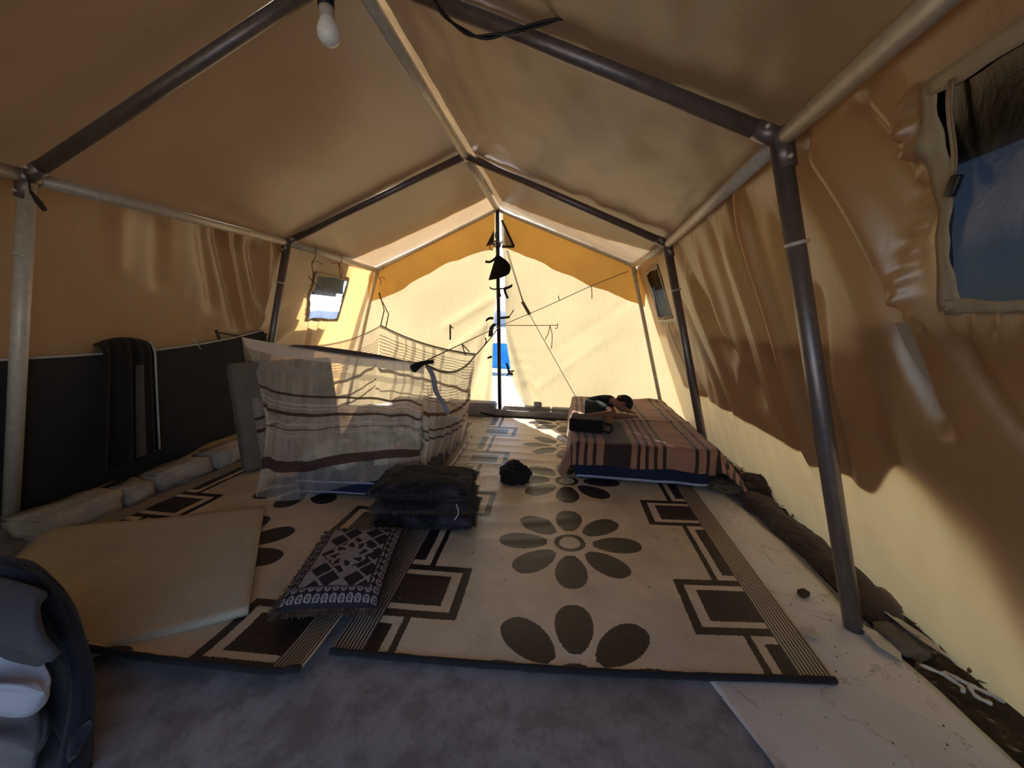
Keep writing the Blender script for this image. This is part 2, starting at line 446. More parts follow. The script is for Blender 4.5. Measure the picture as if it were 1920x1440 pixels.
# outer second layer hung between a seam and its hem
sk0, sk1 = (1.705 - 1.025) / 1.735, (1.705 - 0.485) / 1.735
def skirt_pt(a, b):
    y = lerp(1.40, 4.2, a)
    hem = sk1 + 0.004 * ns(y * 4, 3) - 0.10 * smooth((1.62 - y) / 0.22)
    return right_pt((y - Y0) / (Y1 - Y0), lerp(sk0, hem, b), 0.030 - 0.023 * smooth(b * 1.6))
mb = MB(); mb.grid(skirt_pt, 190, 36); mb.build('outer_flap', M_skirt, wall_r)
def skirt2_pt(a, b):
    y = lerp(-0.4, 1.46, a)
    hem = interp([-0.4, 0.9, 1.1, 1.24, 1.38, 1.5], [1.0, 0.96, 0.82, 0.69, 0.62, 0.60], y)
    return right_pt((y - Y0) / (Y1 - Y0), lerp(0.345, hem, b), 0.035 + 0.045 * b * smooth((1.48 - y) / 0.3), False)
mb = MB(); mb.grid(skirt2_pt, 80, 20); mb.build('outer_flap', M_skirt, wall_r)

# unseen extra layer added to dim the upper wall, open at the windows
mb = MB(); mb.grid(lambda a, b: right_pt(a, lerp(0.0, sk0 + 0.03, b), 0.022), 330, 60, skip=lambda a, b: in_win((WN[0] - .02, WN[1] + .01, WN[2] - .01, WN[3] - .15), a, b * (sk0 + 0.03)) or in_win((WF[0] - .03, WF[1] + .03, WF[2] - .03, WF[3] - .15), a, b * (sk0 + 0.03)))
mb.build('shade_flap', M_shadeflap, wall_r)

L_RIDGES = [(2.38, 1.62, 2.55, 1.2, 0.02, 0.05), (2.50, 1.62, 2.80, 1.08, 0.030, 0.05), (2.64, 1.60, 2.93, 1.08, 0.030, 0.045), (2.58, 1.62, 2.88, 1.05, -0.022, 0.04),
            (2.80, 1.58, 3.02, 1.18, 0.028, 0.045), (2.95, 1.60, 3.04, 1.1, -0.03, 0.05), (3.20, 1.1, 3.6, 1.3, 0.016, 0.05), (3.2, 0.85, 3.6, 1.1, -0.016, 0.05),
            (3.75, 0.75, 3.72, 1.05, 0.018, 0.03), (3.9, 0.75, 3.88, 1.05, 0.015, 0.03), (2.1, 1.6, 2.15, 1.3, 0.012, 0.05), (1.9, 1.6, 1.92, 1.35, -0.012, 0.05)]
WL = (3.585, 4.15, 1.07, 1.52)
def left_pt(a, b, off=0.0, full=True):
    y = lerp(Y0, Y1, a); z = lerp(1.705, -0.03, b)
    x = lerp(-1.517, FOOT_L, b)
    d = (1.4 * ridges(L_RIDGES, y, z) if full else 0.0) + 0.006 * ns(y * 3, z * 2, 13) + 0.004 * ns(y * 8, z * 4, 16)
    if 1.0 < z < 1.5: d += 0.007 * math.sin(z * 140) * math.exp(-((y - 3.55) / 0.03) ** 2)
    if 3.5 < y < 4.15: d += 0.007 * math.sin(y * 120) * math.exp(-((z - 1.04) / 0.035) ** 2)
    return Vector((x, y, z)) - Vector((0.94, 0, -0.34)) * (d + off) * 1.0
mb = MB(); mb.grid(lambda a, b: left_pt(a, b), 300, 90, skip=lambda a, b: in_win(WL, a, b))
wall_l = tag(mb.build('wall_left', M_wall), 'tan canvas side wall with a small window, left of the net', kind='structure')
def lfly(a, b):
    z = lerp(1.70, 0.02, b); yend = interp([0.0, 0.84, 1.50, 1.7], [3.75, 3.99, 4.16, 4.16], z)
    y = lerp(Y0, yend, a)
    p = left_pt((y - Y0) / (Y1 - Y0), b, 0.07, False)
    return p
mb = MB(); mb.grid(lfly, 120, 30, skip=lambda a, b: False)
# leave the window opening free in the outer layer
mb2 = MB()
fv, ff = mb.v, []
for q in mb.f:
    c = sum((Vector(fv[i]) for i in q), Vector()) / 4
    if not (WL[0] - 0.02 < c.y < WL[1] + 0.02 and WL[2] - 0.01 < c.z < WL[3] - 0.17): ff.append(q)
mb2.poly(fv, ff); mb2.build('outer_flap', M_skirt, wall_l)

# ------------------------------------------------------------------ windows
def pane_mat(name, tint, dfac, dcol):
    t = MT(name)
    n = t.noise(7, 5, 0.65, dist=0.8)
    tr = t.node('ShaderNodeBsdfTransparent'); t.set(tr.inputs['Color'], tint)
    d = t.node('ShaderNodeBsdfTranslucent'); t.set(d.inputs['Color'], dcol)
    s = t.mixs(X(t.nt, t.ramp(n, (0.35, dfac * 0.6), (0.7, dfac))), tr.outputs[0], d.outputs[0])
    g = t.node('ShaderNodeBsdfGlossy'); g.inputs['Roughness'].default_value = 0.22
    t.nt.links.new(t.bump(n, 0.12, 0.02), g.inputs['Normal'])
    return t.done(t.mixs(0.06, s, g.outputs[0]))
M_pane = pane_mat('cloudy_window_film', (0.30, 0.36, 0.46), 0.35, (0.38, 0.44, 0.55))
M_pane_dark = pane_mat('grey_window_film', (0.014, 0.014, 0.016), 0.07, (0.10, 0.105, 0.13))
def window(name, pt, wn, pane_m, wave, label, inside=-0.008):
    w = empty(name, pt((sum(wn[:2]) / 2 - Y0) / (Y1 - Y0), (1.705 - wn[2]) / 1.735), label, kind='structure')
    P = lambda y, z, o: pt((y - Y0) / (Y1 - Y0), (1.705 - z) / 1.735, o)
    y0, y1, z0, z1 = wn; e = 0.012
    mb = MB(); mb.grid(lambda a, b: P(lerp(y0 - e, y1 + e, a), lerp(z0 - e, z1 + e, b), 0.006 + 0.006 * math.sin(b * 9 + a * 3)), 24, 24)
    mb.build('window_film', pane_m, w)
    # hem around the opening, its inner edge wavy
    wd = 0.030
    for k in range(4):
        mb = MB()
        def hem(a, b):
            wv = wave * math.sin(a * 9.5 + k * 2) + 0.003 * math.sin(a * 40 + k)
            q = lerp(-0.012, wd + wv, b)
            if k == 0: y, z = y0 + q, lerp(z0, z1, a)
            elif k == 1: y, z = y1 - q, lerp(z0, z1, a)
            elif k == 2: y, z = lerp(y0, y1, a), z0 + q * 0.7
            else: y, z = lerp(y0, y1, a), z1 - q * 0.7
            return P(y, z, inside)
        mb.grid(hem, 30, 3); mb.build('hem_strip', M_hem, w, solid=0.002)
    return w
w1 = window('window_1', left_pt, WL, M_pane, 0.008, 'small clouded plastic window in the left canvas wall')
w2 = window('window_2', right_pt, WF, M_pane_dark, 0.008, 'small grey plastic window at the far end of the right wall')
w3 = window('window_3', right_pt, WN, M_pane_dark, 0.010, 'large dark blue plastic window in the near right wall')
# rolled outside covers of the windows
def cover(pt, y0, y1, z0, z1, par, off):
    mb = MB(); mb.grid(lambda a, b: pt((lerp(y0, y1, a) - Y0) / (Y1 - Y0), (1.705 - lerp(z0, z1, b)) / 1.735, off + 0.02 * math.sin(b * 3.1)), 16, 10)
    mb.build('outside_cover', M_cover, par, solid=0.002)
cover(right_pt, 0.24, 1.07, 1.44, 1.64, w3, 0.04)
cover(left_pt, 3.55, 4.19, 1.345, 1.56, w1, 0.04)
cover(right_pt, 3.72, 4.34, 1.42, 1.64, w2, 0.04)
# strap with a dark toggle on the near window and buttons on the left one
mb = MB()
P = lambda y, z, o: right_pt((y - Y0) / (Y1 - Y0), (1.705 - z) / 1.735, o)
pa, pb = P(0.975, 1.585, -0.012), P(0.985, 1.42, -0.016)
mb.grid(lambda a, b: pa.lerp(pb, b) + Vector((0, (a - .5) * 0.013, 0)) + Vector((-0.004 * math.sin(b * 6), 0, 0)), 2, 10)
mb.build('strap', M_roof, w3, solid=0.002)
mb = MB(); q = P(0.982, 1.405, -0.018)
mb.box(q, (0.012, 0.022, 0.042), Matrix.Rotation(0.3, 3, 'X'), bev=0.004); mb.build('toggle', M_black_pole, w3)
for yy in (3.63, 4.11):
    mb = MB(); q = left_pt((yy - Y0) / (Y1 - Y0), (1.705 - 1.33) / 1.735, -0.012)
    mb.lathe([(0.0, -0.004), (0.010, -0.004), (0.013, 0), (0.010, 0.004), (0.0, 0.004)], 12, Matrix.Translation(q) @ Matrix.Rotation(math.pi / 2, 4, 'Y'))
    mb.build('button', M_black_pole, w1)

# ------------------------------------------------------------------ back gable with door flaps
def ztop(x): return lerp(RZ, EZ, min(1.2, abs(x) / EX)) - 0.012
YG = 4.64
wall_b = empty('wall_back', (0, YG, 0), 'sunlit pale canvas gable with a slit door in the middle', kind='structure')
G_RIDGES = [(-0.10, 1.10, -0.55, 0.75, 0.02, 0.05), (-0.10, 1.05, -0.30, 0.3, -0.03, 0.05), (-0.08, 1.05, -0.16, 0.2, 0.03, 0.04), (-0.08, 1.36, -0.60, 1.05, 0.02, 0.05),
            (0.12, 1.0, 0.40, 0.30, -0.03, 0.05), (0.10, 0.9, 0.30, 0.15, 0.04, 0.05), (0.35, 0.35, 0.55, 0.10, -0.025, 0.05), (1.2, 0.9, 0.5, 0.35, 0.008, 0.05), (1.4, 1.3, 0.7, 0.8, -0.008, 0.06)]
sl_z = [0.05, 0.3, 0.55, 0.86, 1.15, 1.36, 1.6, 2.4]
sl_l = [-0.075, -0.080, -0.080, -0.072, -0.062, -0.045, -0.020, -0.02]
sl_r = [0.34, 0.21, 0.140, 0.090, 0.074, 0.062, 0.052, -0.01]
def gable_pt(side, a, b):
    zb = (0.07 if side < 0 else 0.06) - 0.10 * smooth((a - 0.55) / 0.3)
    # a: 0 at door slit, 1 at eave corner line
    z1 = lerp(zb, 1.0, b)
    xin0 = interp(sl_z, sl_l if side < 0 else sl_r, lerp(zb, 2.33, b))
    xo = side * lerp(2.24, 1.57, min(1.0, b * 2.33 / 1.69))
    x = lerp(xin0, xo, a)
    z = lerp(zb, ztop(min(abs(x), 1.52) * side), b)
    xin = interp(sl_z, sl_l if side < 0 else sl_r, z)
    x = lerp(xin, side * lerp(2.24, 1.57, min(1, z / 1.69)), a)
    d = ridges(G_RIDGES, x, z) + 0.010 * ns(x * 2.5, z * 2.5, 21) + 0.003 * math.sin(z * 40 + 3 * ns(x * 3, z * 3, 2)) * smooth((z - 0.2) / 0.3) * smooth((1.0 - z) / 0.3) * (1 if side > 0 else 0.3) * smooth((0.6 - abs(x)) / 0.3)
    curl = 0.05 * math.exp(-a / 0.03) * (0.6 + 0.4 * math.sin(z * 5))
    return Vector((x, YG + d + curl, z))
for s in (-1, 1):
    mb = MB(); mb.grid(lambda a, b: gable_pt(s, a, b), 120, 110)
    mb.build('door_flap', M_gable, wall_b)
# doubled valance hanging below the gable rafters
vl_x = [-1.60, -1.405, -1.132, -0.866, -0.542, -0.06]
vl_z = [1.30, 1.335, 1.464, 1.619, 1.770, 1.91]
vr_x = [0.03, 0.08, 0.233, 0.688, 1.046, 1.34, 1.62]
vr_z = [1.90, 1.897, 1.856, 1.655, 1.501, 1.40, 1.28]
def val_pt(s, a, b):
    xs, zs = (vl_x, vl_z) if s < 0 else (vr_x, vr_z)
    x = lerp(xs[0], xs[-1], a)
    zt = ztop(x) - 0.02; zb = interp(xs, zs, x) + 0.008 * math.sin(x * 17) + 0.006 * ns(x * 9, 3)
    z = lerp(zt, zb, b)
    return Vector((x, YG - 0.03 - 0.012 * b + 0.008 * ns(x * 5, z * 4, 7) + 0.012 * math.sin(x * 22) * b * smooth((abs(x) - 1.1) / 0.3), z))
for s in (-1, 1):
    mb = MB(); mb.grid(lambda a, b: val_pt(s, a, b), 80, 14); mb.build('valance', M_valance, wall_b)
# dark triangular vent hem under the ridge
mb = MB()
v0, v1, v2 = Vector((0.03, YG - 0.07, 2.20)), Vector((0.17, YG - 0.07, 1.92)), Vector((0.035, YG - 0.07, 1.92))
for p, q in ((v0, v1), (v1, v2)): mb.tube([p, q], 0.013, 6)
mb.build('vent_hem', M_tape, wall_b)
mb = MB(); mb.poly([v0 + Vector((0, .006, 0)), v1 + Vector((0, .006, 0)), v2 + Vector((0, .006, 0))], [(0, 1, 2)]); mb.build('vent_film', M_pane, wall_b)
mb = MB()
v0, v1, v2 = Vector((-0.06, YG - 0.065, 2.10)), Vector((-0.15, YG - 0.065, 1.93)), Vector((-0.06, YG - 0.065, 1.95))
mb.poly([v0, v1, v2, v0 + Vector((0, .01, 0)), v1 + Vector((0, .01, 0)), v2 + Vector((0, .01, 0))], [(0, 1, 2), (5, 4, 3), (0, 3, 4, 1), (1, 4, 5, 2), (2, 5, 3, 0)])
mb.build('vent_hem', M_tape, wall_b, smooth=False)
# tie tapes sewn along the slit
def ribbon(pts, w, name, mat, parent, axis=(0, 0, 1)):
    pts = spline(pts, 5); mb = MB(); ax = Vector(axis) * w / 2; n = len(pts)
    mb.grid(lambda a, b: pts[int(round(b * (n - 1)))] + ax * (2 * a - 1), 2, n - 1)
    return mb.build(name, mat, parent, solid=0.003)
YT = YG - 0.075
ribbon([(-0.10, YT, 1.475), (-0.05, YT - .01, 1.455), (0.05, YT - 0.03, 1.462), (0.11, YT, 1.475)], 0.016, 'tie_tape', M_tape, wall_b)
ribbon([(0.07, YT - .02, 1.462), (0.12, YT - .02, 1.475), (0.165, YT - .02, 1.50)], 0.032, 'tie_tape', M_tape, wall_b)
ribbon([(0.075, YT - .02, 1.46), (0.09, YT - .03, 1.41), (0.115, YT - .02, 1.355)], 0.030, 'tie_tape', M_tape, wall_b, (1, 0, 0))
ribbon([(0.02, YT - .03, 1.46), (0.02, YT - .04, 1.42), (0.035, YT - .04, 1.37)], 0.025, 'tie_tape', M_tape, wall_b, (1, 0, 0))
ribbon([(0.03, YT, 1.135), (0.09, YT - .01, 1.14), (0.14, YT, 1.15)], 0.026, 'tie_tape', M_tape, wall_b)
ribbon([(0.13, YT, 1.15), (0.16, YT, 1.19), (0.18, YT, 1.23)], 0.012, 'tie_tape', M_tape, wall_b, (1, 0, 0))
ribbon([(-0.05, YT, 1.13), (-0.10, YT, 1.128), (-0.14, YT, 1.10)], 0.030, 'tie_tape', M_tape, wall_b)
ribbon([(-0.02, YT - .04, 1.07), (-0.06, YT - .05, 1.02), (-0.075, YT - .04, 0.92)], 0.05, 'tie_tape', M_tape, wall_b, (1, 0, 0))
ribbon([(-0.06, YT, 0.685), (-0.09, YT, 0.68), (-0.115, YT, 0.665)], 0.026, 'tie_tape', M_tape, wall_b)
ribbon([(0.115, YT - .01, 0.62), (0.135, YT - .02, 0.56), (0.150, YT - .01, 0.49)], 0.026, 'tie_tape', M_tape, wall_b, (1, 0, 0))
ribbon([(0.13, YT, 0.53), (0.17, YT, 0.525), (0.205, YT, 0.53)], 0.018, 'tie_tape', M_tape, wall_b)
ribbon([(0.12, YT, 0.48), (0.15, YT, 0.50), (0.19, YT, 0.49)], 0.030, 'tie_tape', M_tape, wall_b)
# front gable behind the photographer: right flap tied back, doorway open
mb = MB()
mb.grid(lambda a, b: (lerp(-2.22, -0.15, a) * lerp(1, 0.72, b), -0.40 + 0.02 * math.sin(a * 18), lerp(-0.02, ztop(lerp(-2.22, -0.15, a) * lerp(1, 0.72, b)), b)), 30, 14)
mb.grid(lambda a, b: (lerp(lerp(2.22, 1.57, b), lerp(1.55, 1.35, b), a), -0.40 + 0.03 * math.sin(a * 14), lerp(-0.02, 1.70, b)), 12, 14)
mb.grid(lambda a, b: (lerp(-0.16, 1.56, a), -0.40, lerp(1.69, max(1.70, ztop(lerp(-0.16, 1.56, a))), b)), 14, 6)
tag(mb.build('wall_front', M_gable), 'canvas front gable with an open doorway', kind='structure')

# soil strip along the right wall foot
mb = MB()
mb.grid(lambda a, b: (lerp(2.0, 2.55, a), lerp(-0.4, 4.6, b), -0.012 + 0.03 * ns(a * 9, b * 40, 1) + 0.02 * ns(a * 25, b * 110, 4) + 0.02 * math.sin(a * 3.1)), 26, 160)
tag(mb.build('soil_strip', soil_mat()), 'strip of dark loose soil at the foot of the right wall', kind='structure')
mb = MB()
mb.grid(lambda a, b: (lerp(-2.35, -2.0, a), lerp(-0.4, 4.6, b), -0.012 + 0.03 * ns(a * 9, b * 40, 11)), 14, 120)
tag(mb.build('soil_strip', soil_mat()), 'strip of soil behind the block kerb under the left wall', kind='structure')

# ================================================================== things
# ------------------------------------------------------------------ white plastic sheet on the right
mb = MB()
def sheet_fn(a, b):
    y = lerp(0.1, 4.25, b)
    xl = interp([0.1, 0.94, 1.18, 1.4, 4.3], [1.50, 1.40, 1.32, 1.25, 1.25], y)
    xr = interp([0.1, 1.05, 1.40, 1.6, 2.1, 2.6, 4.3], [2.06, 2.03, 2.00, 1.97, 1.975, 1.90, 1.88], y) + 0.012 * ns(y * 6, 2)
    lift = 0.006 * max(0, ns(a * 5, y * 3, 3)) + 0.008 * math.exp(-a / 0.03) * (0.5 + 0.5 * math.sin(y * 15))
    return (lerp(xl, xr, a), y, 0.004 + lift)
mb.grid(sheet_fn, 30, 120)
tag(mb.build('plastic_sheet', sheet_mat(), solid=0.002, off=1), 'dirty white plastic sheet on the floor beside the right wall', 'plastic sheet')

# ------------------------------------------------------------------ woven rugs
def rug_mat(name, y_phase, light, dark):
    t = MT(name)
    X0, Y = t.uv()      # metres across and along
    jag = (t.noise(190, 1, 0.5, sc3=(0.25, 1, 1)) - 0.5) * 0.012
    Xm = X0 + jag; Ym = Y + (t.noise(170, 1, 0.5, sc3=(1, 0.3, 1)) - 0.5) * 0.010
    PER = 0.775
    # flowers down the middle
    fx = Xm - 0.80
    fy = (Ym + (PER / 2 - y_phase)).fmod(PER) - PER / 2
    R = (fx * fx + fy * fy).sqrt()
    th = fx.atan2(fy)
    seg = math.pi / 4
    dth = (th + seg / 2).fmod(seg) - seg / 2
    tt = ((R - 0.105) / 0.235).clamp()
    half = (1.0 - tt).max(0.0).sqrt() * tt.pow(0.80) * 0.142 + tt.gt(0.0) * 0.010
    petal = (dth.sin() * R).abs().lt(half) * R.band(0.11, 0.34)
    ring = R.band(0.050, 0.075)
    dk = petal.max(ring)
    # borders, mirrored about the middle: e = distance from the rug edge
    e = 0.80 - (Xm - 0.80).abs()
    ry = (Ym + (PER / 2 - y_phase - 0.375)).fmod(PER) - PER / 2
    ay = ry.abs()
    blk = e.lt(0.375) * ay.lt(0.155)
    gap = e.lt(0.340) * ay.lt(0.118)
    core = e.lt(0.300) * ay.lt(0.088)
    dk = dk.max(blk * gap.inv()).max(core)
    between = ay.gt(0.155)
    dk = dk.max(between * e.band(0.185, 0.210)).max(between * e.lt(0.155) * ay.gt(0.19))
    # fine stripes at the selvedge
    e0 = 0.80 - (X0 - 0.80).abs()
    st = (e0 * 85.0).fmod(1.0).gt(0.36)
    edge = e0.lt(0.105)
    dk = dk * edge.inv() + edge * (st * 0.92)
    dirt = t.noise(3.5, 6, 0.7)
    scuff = t.noise(30, 4, 0.7, sc3=(0.6, 3, 1))
    lc = t.mixc(1.0, light, t.ramp(dirt, (0.3, 0.72), (0.65, 1.05)), 'MULTIPLY')
    dc = t.mixc(t.ramp(scuff, (0.54, 0.0), (0.78, 0.22)), dark, (0.24, 0.20, 0.18))
    col = t.mixc(dk.clamp(), lc, dc)
    col = t.mixc(t.ramp(t.noise(24, 4, 0.7), (0.24, 0.8), (0.31, 0.0)), col, (0.10, 0.07, 0.06))
    weave = (X0 * 900.0).sin() * (Y * 700.0).sin()
    return t.done(t.principled(col, 0.40, normal=t.bump(weave, 0.2, 0.002), spec=0.5))
M_rug1 = rug_mat('brown_flower_weave', -0.045, (0.74, 0.61, 0.47), (0.024, 0.016, 0.019))
M_rug2 = rug_mat('brown_flower_weave_b', 0.555, (0.70, 0.55, 0.39), (0.022, 0.015, 0.016))
M_bind = cloth('rug_binding', (0.02, 0.018, 0.022))
def make_rug(name, c00, c10, c01, c11, L, mat, z0, label, corner=None, waves=0.007, bindoff=0.0):
    rg = empty(name, ((c00[0] + c10[0]) / 2, (c00[1] + c01[1]) / 2, 0), label, 'rug', 'woven flower rugs')
    def pt(a, b):
        x = lerp(lerp(c00[0], c10[0], a), lerp(c01[0], c11[0], a), b)
        y = lerp(lerp(c00[1], c10[1], a), lerp(c01[1], c11[1], a), b)
        bow = -0.02 * math.sin(math.pi * a) * (1 - b)
        Y = b * L
        rip = waves * (0.5 + 0.5 * math.sin(Y * 34 + 5 * ns(a * 2.0, Y * 1.2, z0 * 9))) ** 3 * smooth((Y - 0.45) / 0.5) * smooth((0.75 - a) / 0.3)
        rip += 0.004 * max(0, ns(a * 4, Y * 4, 2.0))
        z = z0 + rip
        if corner: z += corner(a, b)
        return Vector((x, y + bow, z))
    mb = MB(); mb.grid(pt, 90, 220, uvf=lambda a, b: (a * 1.6, b * L))
    mb.build('woven_mat', mat, rg, solid=0.005, off=1)
    mb = MB(); mb.tube([pt(i / 60, 0.0) + Vector((0, 0.002, 0.006 + 0.002 * ns(i * 0.8, 1))) for i in range(61)], [0.011 + 0.003 * ns(i * 0.5, 3) for i in range(61)], 8)
    mb.build('binding', M_bind, rg)
    return rg
make_rug('woven_rug', (0.112, 1.060), (1.712, 1.225), (-0.10, 4.33), (1.70, 4.44), 3.20, M_rug1, 0.010, 'tan woven rug with dark brown flowers, nearest the plastic sheet')
def curl2(a, b):
    k = math.exp(-b / 0.02) * (0.014 + 0.020 * math.exp(-((a - 0.45) / 0.25) ** 2))
    return k + 0.02 * math.exp(-((a - 1.0) / 0.03) ** 2) * smooth((0.35 - b) / 0.3)
make_rug('woven_rug', (-1.56, 0.90), (0.085, 0.950), (-1.60, 4.18), (-0.07, 4.22), 3.20, M_rug2, 0.012, 'tan woven flower rug running under the net and the pale board', curl2, 0.002)

# ------------------------------------------------------------------ pale board on the left
def board_mat():
    t = MT('pale_fibreboard')
    a = t.noise(3, 6, 0.65); b = t.noise(45, 4, 0.7, sc3=(1, 2.5, 1))
    col = t.ramp(a, (0.3, (0.50, 0.42, 0.31)), (0.7, (0.64, 0.55, 0.42)))
    col = t.mixc(1.0, col, t.ramp(b, (0.3, 0.88), (0.7, 1.06)), 'MULTIPLY')
    return t.done(t.principled(col, 0.85, normal=t.bump(b, 0.3, 0.004), spec=0.2))
bq = [Vector((-0.592, 0.915, 0.040)), Vector((-0.268, 1.150, 0.045)), Vector((-0.800, 1.865, 0.055)), Vector((-1.66, 1.46, 0.045))]
mb = MB()
def board_fn(a, b):
    p = bq[0].lerp(bq[1], a).lerp(bq[3].lerp(bq[2], a), b)
    # the near left corner runs on under the folded blankets
    p = p + Vector((-0.42, -0.27, -0.02)) * (1 - a) * (1 - b)
    return p + Vector((0, 0, 0.006 * ns(a * 3, b * 3, 5)))
mb.grid(board_fn, 24, 24)
tag(mb.build('fibreboard', board_mat(), solid=0.022, off=-1), 'pale tan board lying flat on the left rug', 'board')

# ------------------------------------------------------------------ kerb of blocks along the left
def block_mat(name, c0, c1):
    t = MT(name)
    a = t.noise(5, 6, 0.7); b = t.noise(30, 5, 0.7)
    col = t.ramp(a, (0.3, c0), (0.7, c1))
    return t.done(t.principled(col, 0.9, normal=t.bump(b, 0.6, 0.02), spec=0.2))
M_block = block_mat('rough_cement_block', (0.34, 0.28, 0.24), (0.60, 0.53, 0.47))
M_block_b = block_mat('grey_cement_block', (0.26, 0.24, 0.24), (0.42, 0.40, 0.40))
M_wood = block_mat('weathered_plank', (0.22, 0.20, 0.19), (0.42, 0.38, 0.35))
def rough_block(name, c, d, rz, mat, parent, amp=0.018, seed=0):
    bm = bmesh.new(); bmesh.ops.create_cube(bm, size=1)
    for v in bm.verts: v.co = Vector((v.co.x * d[0], v.co.y * d[1], v.co.z * d[2]))
    bmesh.ops.bevel(bm, geom=bm.edges[:], offset=min(d) * 0.12, segments=2, affect='EDGES')
    bmesh.ops.subdivide_edges(bm, edges=bm.edges[:], cuts=3, use_grid_fill=True)
    for v in bm.verts:
        p = v.co * 9 + Vector((seed * 7.1, 0, 0)); n = noise.noise(p) + 0.5 * noise.noise(p * 2.3)
        v.co += v.co.normalized() * amp * n
        v.co = Matrix.Rotation(rz, 3, 'Z') @ v.co + Vector(c)
    mb = MB(); bm.verts.index_update(); mb.poly([v.co for v in bm.verts], [[v.index for v in q.verts] for q in bm.faces]); bm.free()
    return mb.build(name, mat, parent)
kl = empty('block_kerb', (-1.75, 2.0, 0), 'low kerb of rough cement blocks below the dark upright mattress', 'kerb')
for i, (x, y, lx, ly, h) in enumerate([(-1.72, 1.61, 0.20, 0.37, 0.105), (-1.71, 1.895, 0.18, 0.16, 0.100), (-1.715, 2.18, 0.19, 0.36, 0.115), (-1.70, 2.57, 0.20, 0.38, 0.11), (-1.70, 2.99, 0.19, 0.40, 0.11), (-1.71, 3.43, 0.19, 0.42, 0.11), (-1.71, 3.89, 0.19, 0.42, 0.11)]):
    rough_block('block', (x, y, h / 2), (lx, ly, h), 0.04 * ns(i * 3.3, 2), M_block, kl, 0.030, i)
kb = empty('block_kerb', (0.2, 4.5, 0), 'grey block kerb across the foot of the back door', 'kerb')
rough_block('block', (-0.95, 4.55, 0.075), (0.62, 0.20, 0.15), 0.0, M_block_b, kb, 0.008, 21)
rough_block('block', (-0.30, 4.52, 0.075), (0.60, 0.22, 0.155), 0.0, M_block_b, kb, 0.008, 22)
rough_block('block', (0.36, 4.60, 0.055), (0.56, 0.16, 0.115), 0.0, M_block_b, kb, 0.008, 23)
rough_block('block', (0.92, 4.60, 0.055), (0.54, 0.16, 0.115), 0.0, M_block_b, kb, 0.008, 24)
rough_block('block', (1.47, 4.60, 0.055), (0.54, 0.16, 0.115), 0.0, M_block_b, kb, 0.008, 25)
pl = spline([(-0.17, 4.46, 0.085), (0.05, 4.45, 0.055), (0.30, 4.44, 0.045), (0.62, 4.45, 0.050), (1.05, 4.46, 0.045)], 6)
mb = MB(); n = len(pl)
prof = [(-0.022, -0.032), (0.022, -0.034), (0.024, 0.030), (-0.020, 0.034)]
vs_ = [p + Vector((0, a, b * (0.8 + 0.4 * smooth(i / 8)))) for i, p in enumerate(pl) for a, b in prof]
mb.poly(vs_, [(i * 4 + k, i * 4 + (k + 1) % 4, (i + 1) * 4 + (k + 1) % 4, (i + 1) * 4 + k) for i in range(n - 1) for k in range(4)] + [(3, 2, 1, 0), tuple((n - 1) * 4 + k for k in range(4))])
tag(mb.build('wooden_plank', M_wood, smooth=False), 'bent weathered plank lying before the back door sill', 'plank')
mb = MB(); mb.tube(spline([(-0.16, 4.42, 0.050), (0.03, 4.405, 0.020), (0.3, 4.40, 0.016), (0.6, 4.405, 0.018), (1.0, 4.41, 0.014)], 6), 0.013, 8)
tag(mb.build('black_pipe', M_black_pole), 'thin black pipe along the foot of the weathered plank', 'pipe')
rough_block('stone', (0, 0, 0), (0.085, 0.06, 0.06), 0.3, M_block_b, None, 0.012, 31)
st = bpy.data.objects['stone']; st.location = (0.49, 4.575, 0.142)
tag(st, 'grey stone sitting on the back door kerb', 'stone')

# ------------------------------------------------------------------ door pole and what hangs on it
mb = MB(); mb.tube([(-0.02, 4.545, 2.33), (0.0, 4.545, 1.6), (0.05, 4.53, 0.03)], 0.022, 14)
tag(mb.build('door_pole', M_black_pole), 'black pole standing upright in the back door slit', 'pole')
mb = MB()
def bc(a, b):
    x = lerp(lerp(-0.015, 0.03, a), lerp(-0.10, 0.13, a), b) + 0.06 * math.sin(math.pi * b) * a
    z = lerp(1.83 - 0.02 * a, 1.55 + 0.07 * a * a, b)
    return (x, 4.505 - 0.02 * math.sin(a * 6) * b - 0.01 * a, z)
mb.grid(bc, 14, 12); mb.tube(spline([(-0.01, 4.50, 1.80), (-0.05, 4.50, 1.765), (-0.09, 4.50, 1.745), (-0.135, 4.50, 1.75)], 4), 0.010, 6)
tag(mb.build('black_cloth', M_black_cloth, solid=0.006), 'black rag tied to the door pole', 'cloth')
mb = MB()
for k in range(3):
    mb.tube([Vector((-0.015 + (0.035 + 0.008 * k) * math.cos(t * 0.5), 4.535 + 0.04 * math.sin(t * 0.5), 1.92 + 0.02 * k + 0.012 * math.sin(t * 1.3 + k))) for t in range(14)], 0.006, 6)
mb.tube(spline([(-0.04, 4.50, 1.95), (-0.085, 4.49, 1.93), (-0.08, 4.49, 1.88), (-0.05, 4.495, 1.87)], 5), 0.005, 6)
mb.tube(spline([(0.01, 4.50, 1.95), (-0.03, 4.49, 2.02), (0.0, 4.49, 2.10)], 5), 0.005, 6)
tag(mb.build('rope_knot', M_rope), 'brown rope wound round the top of the black door pole', 'rope')

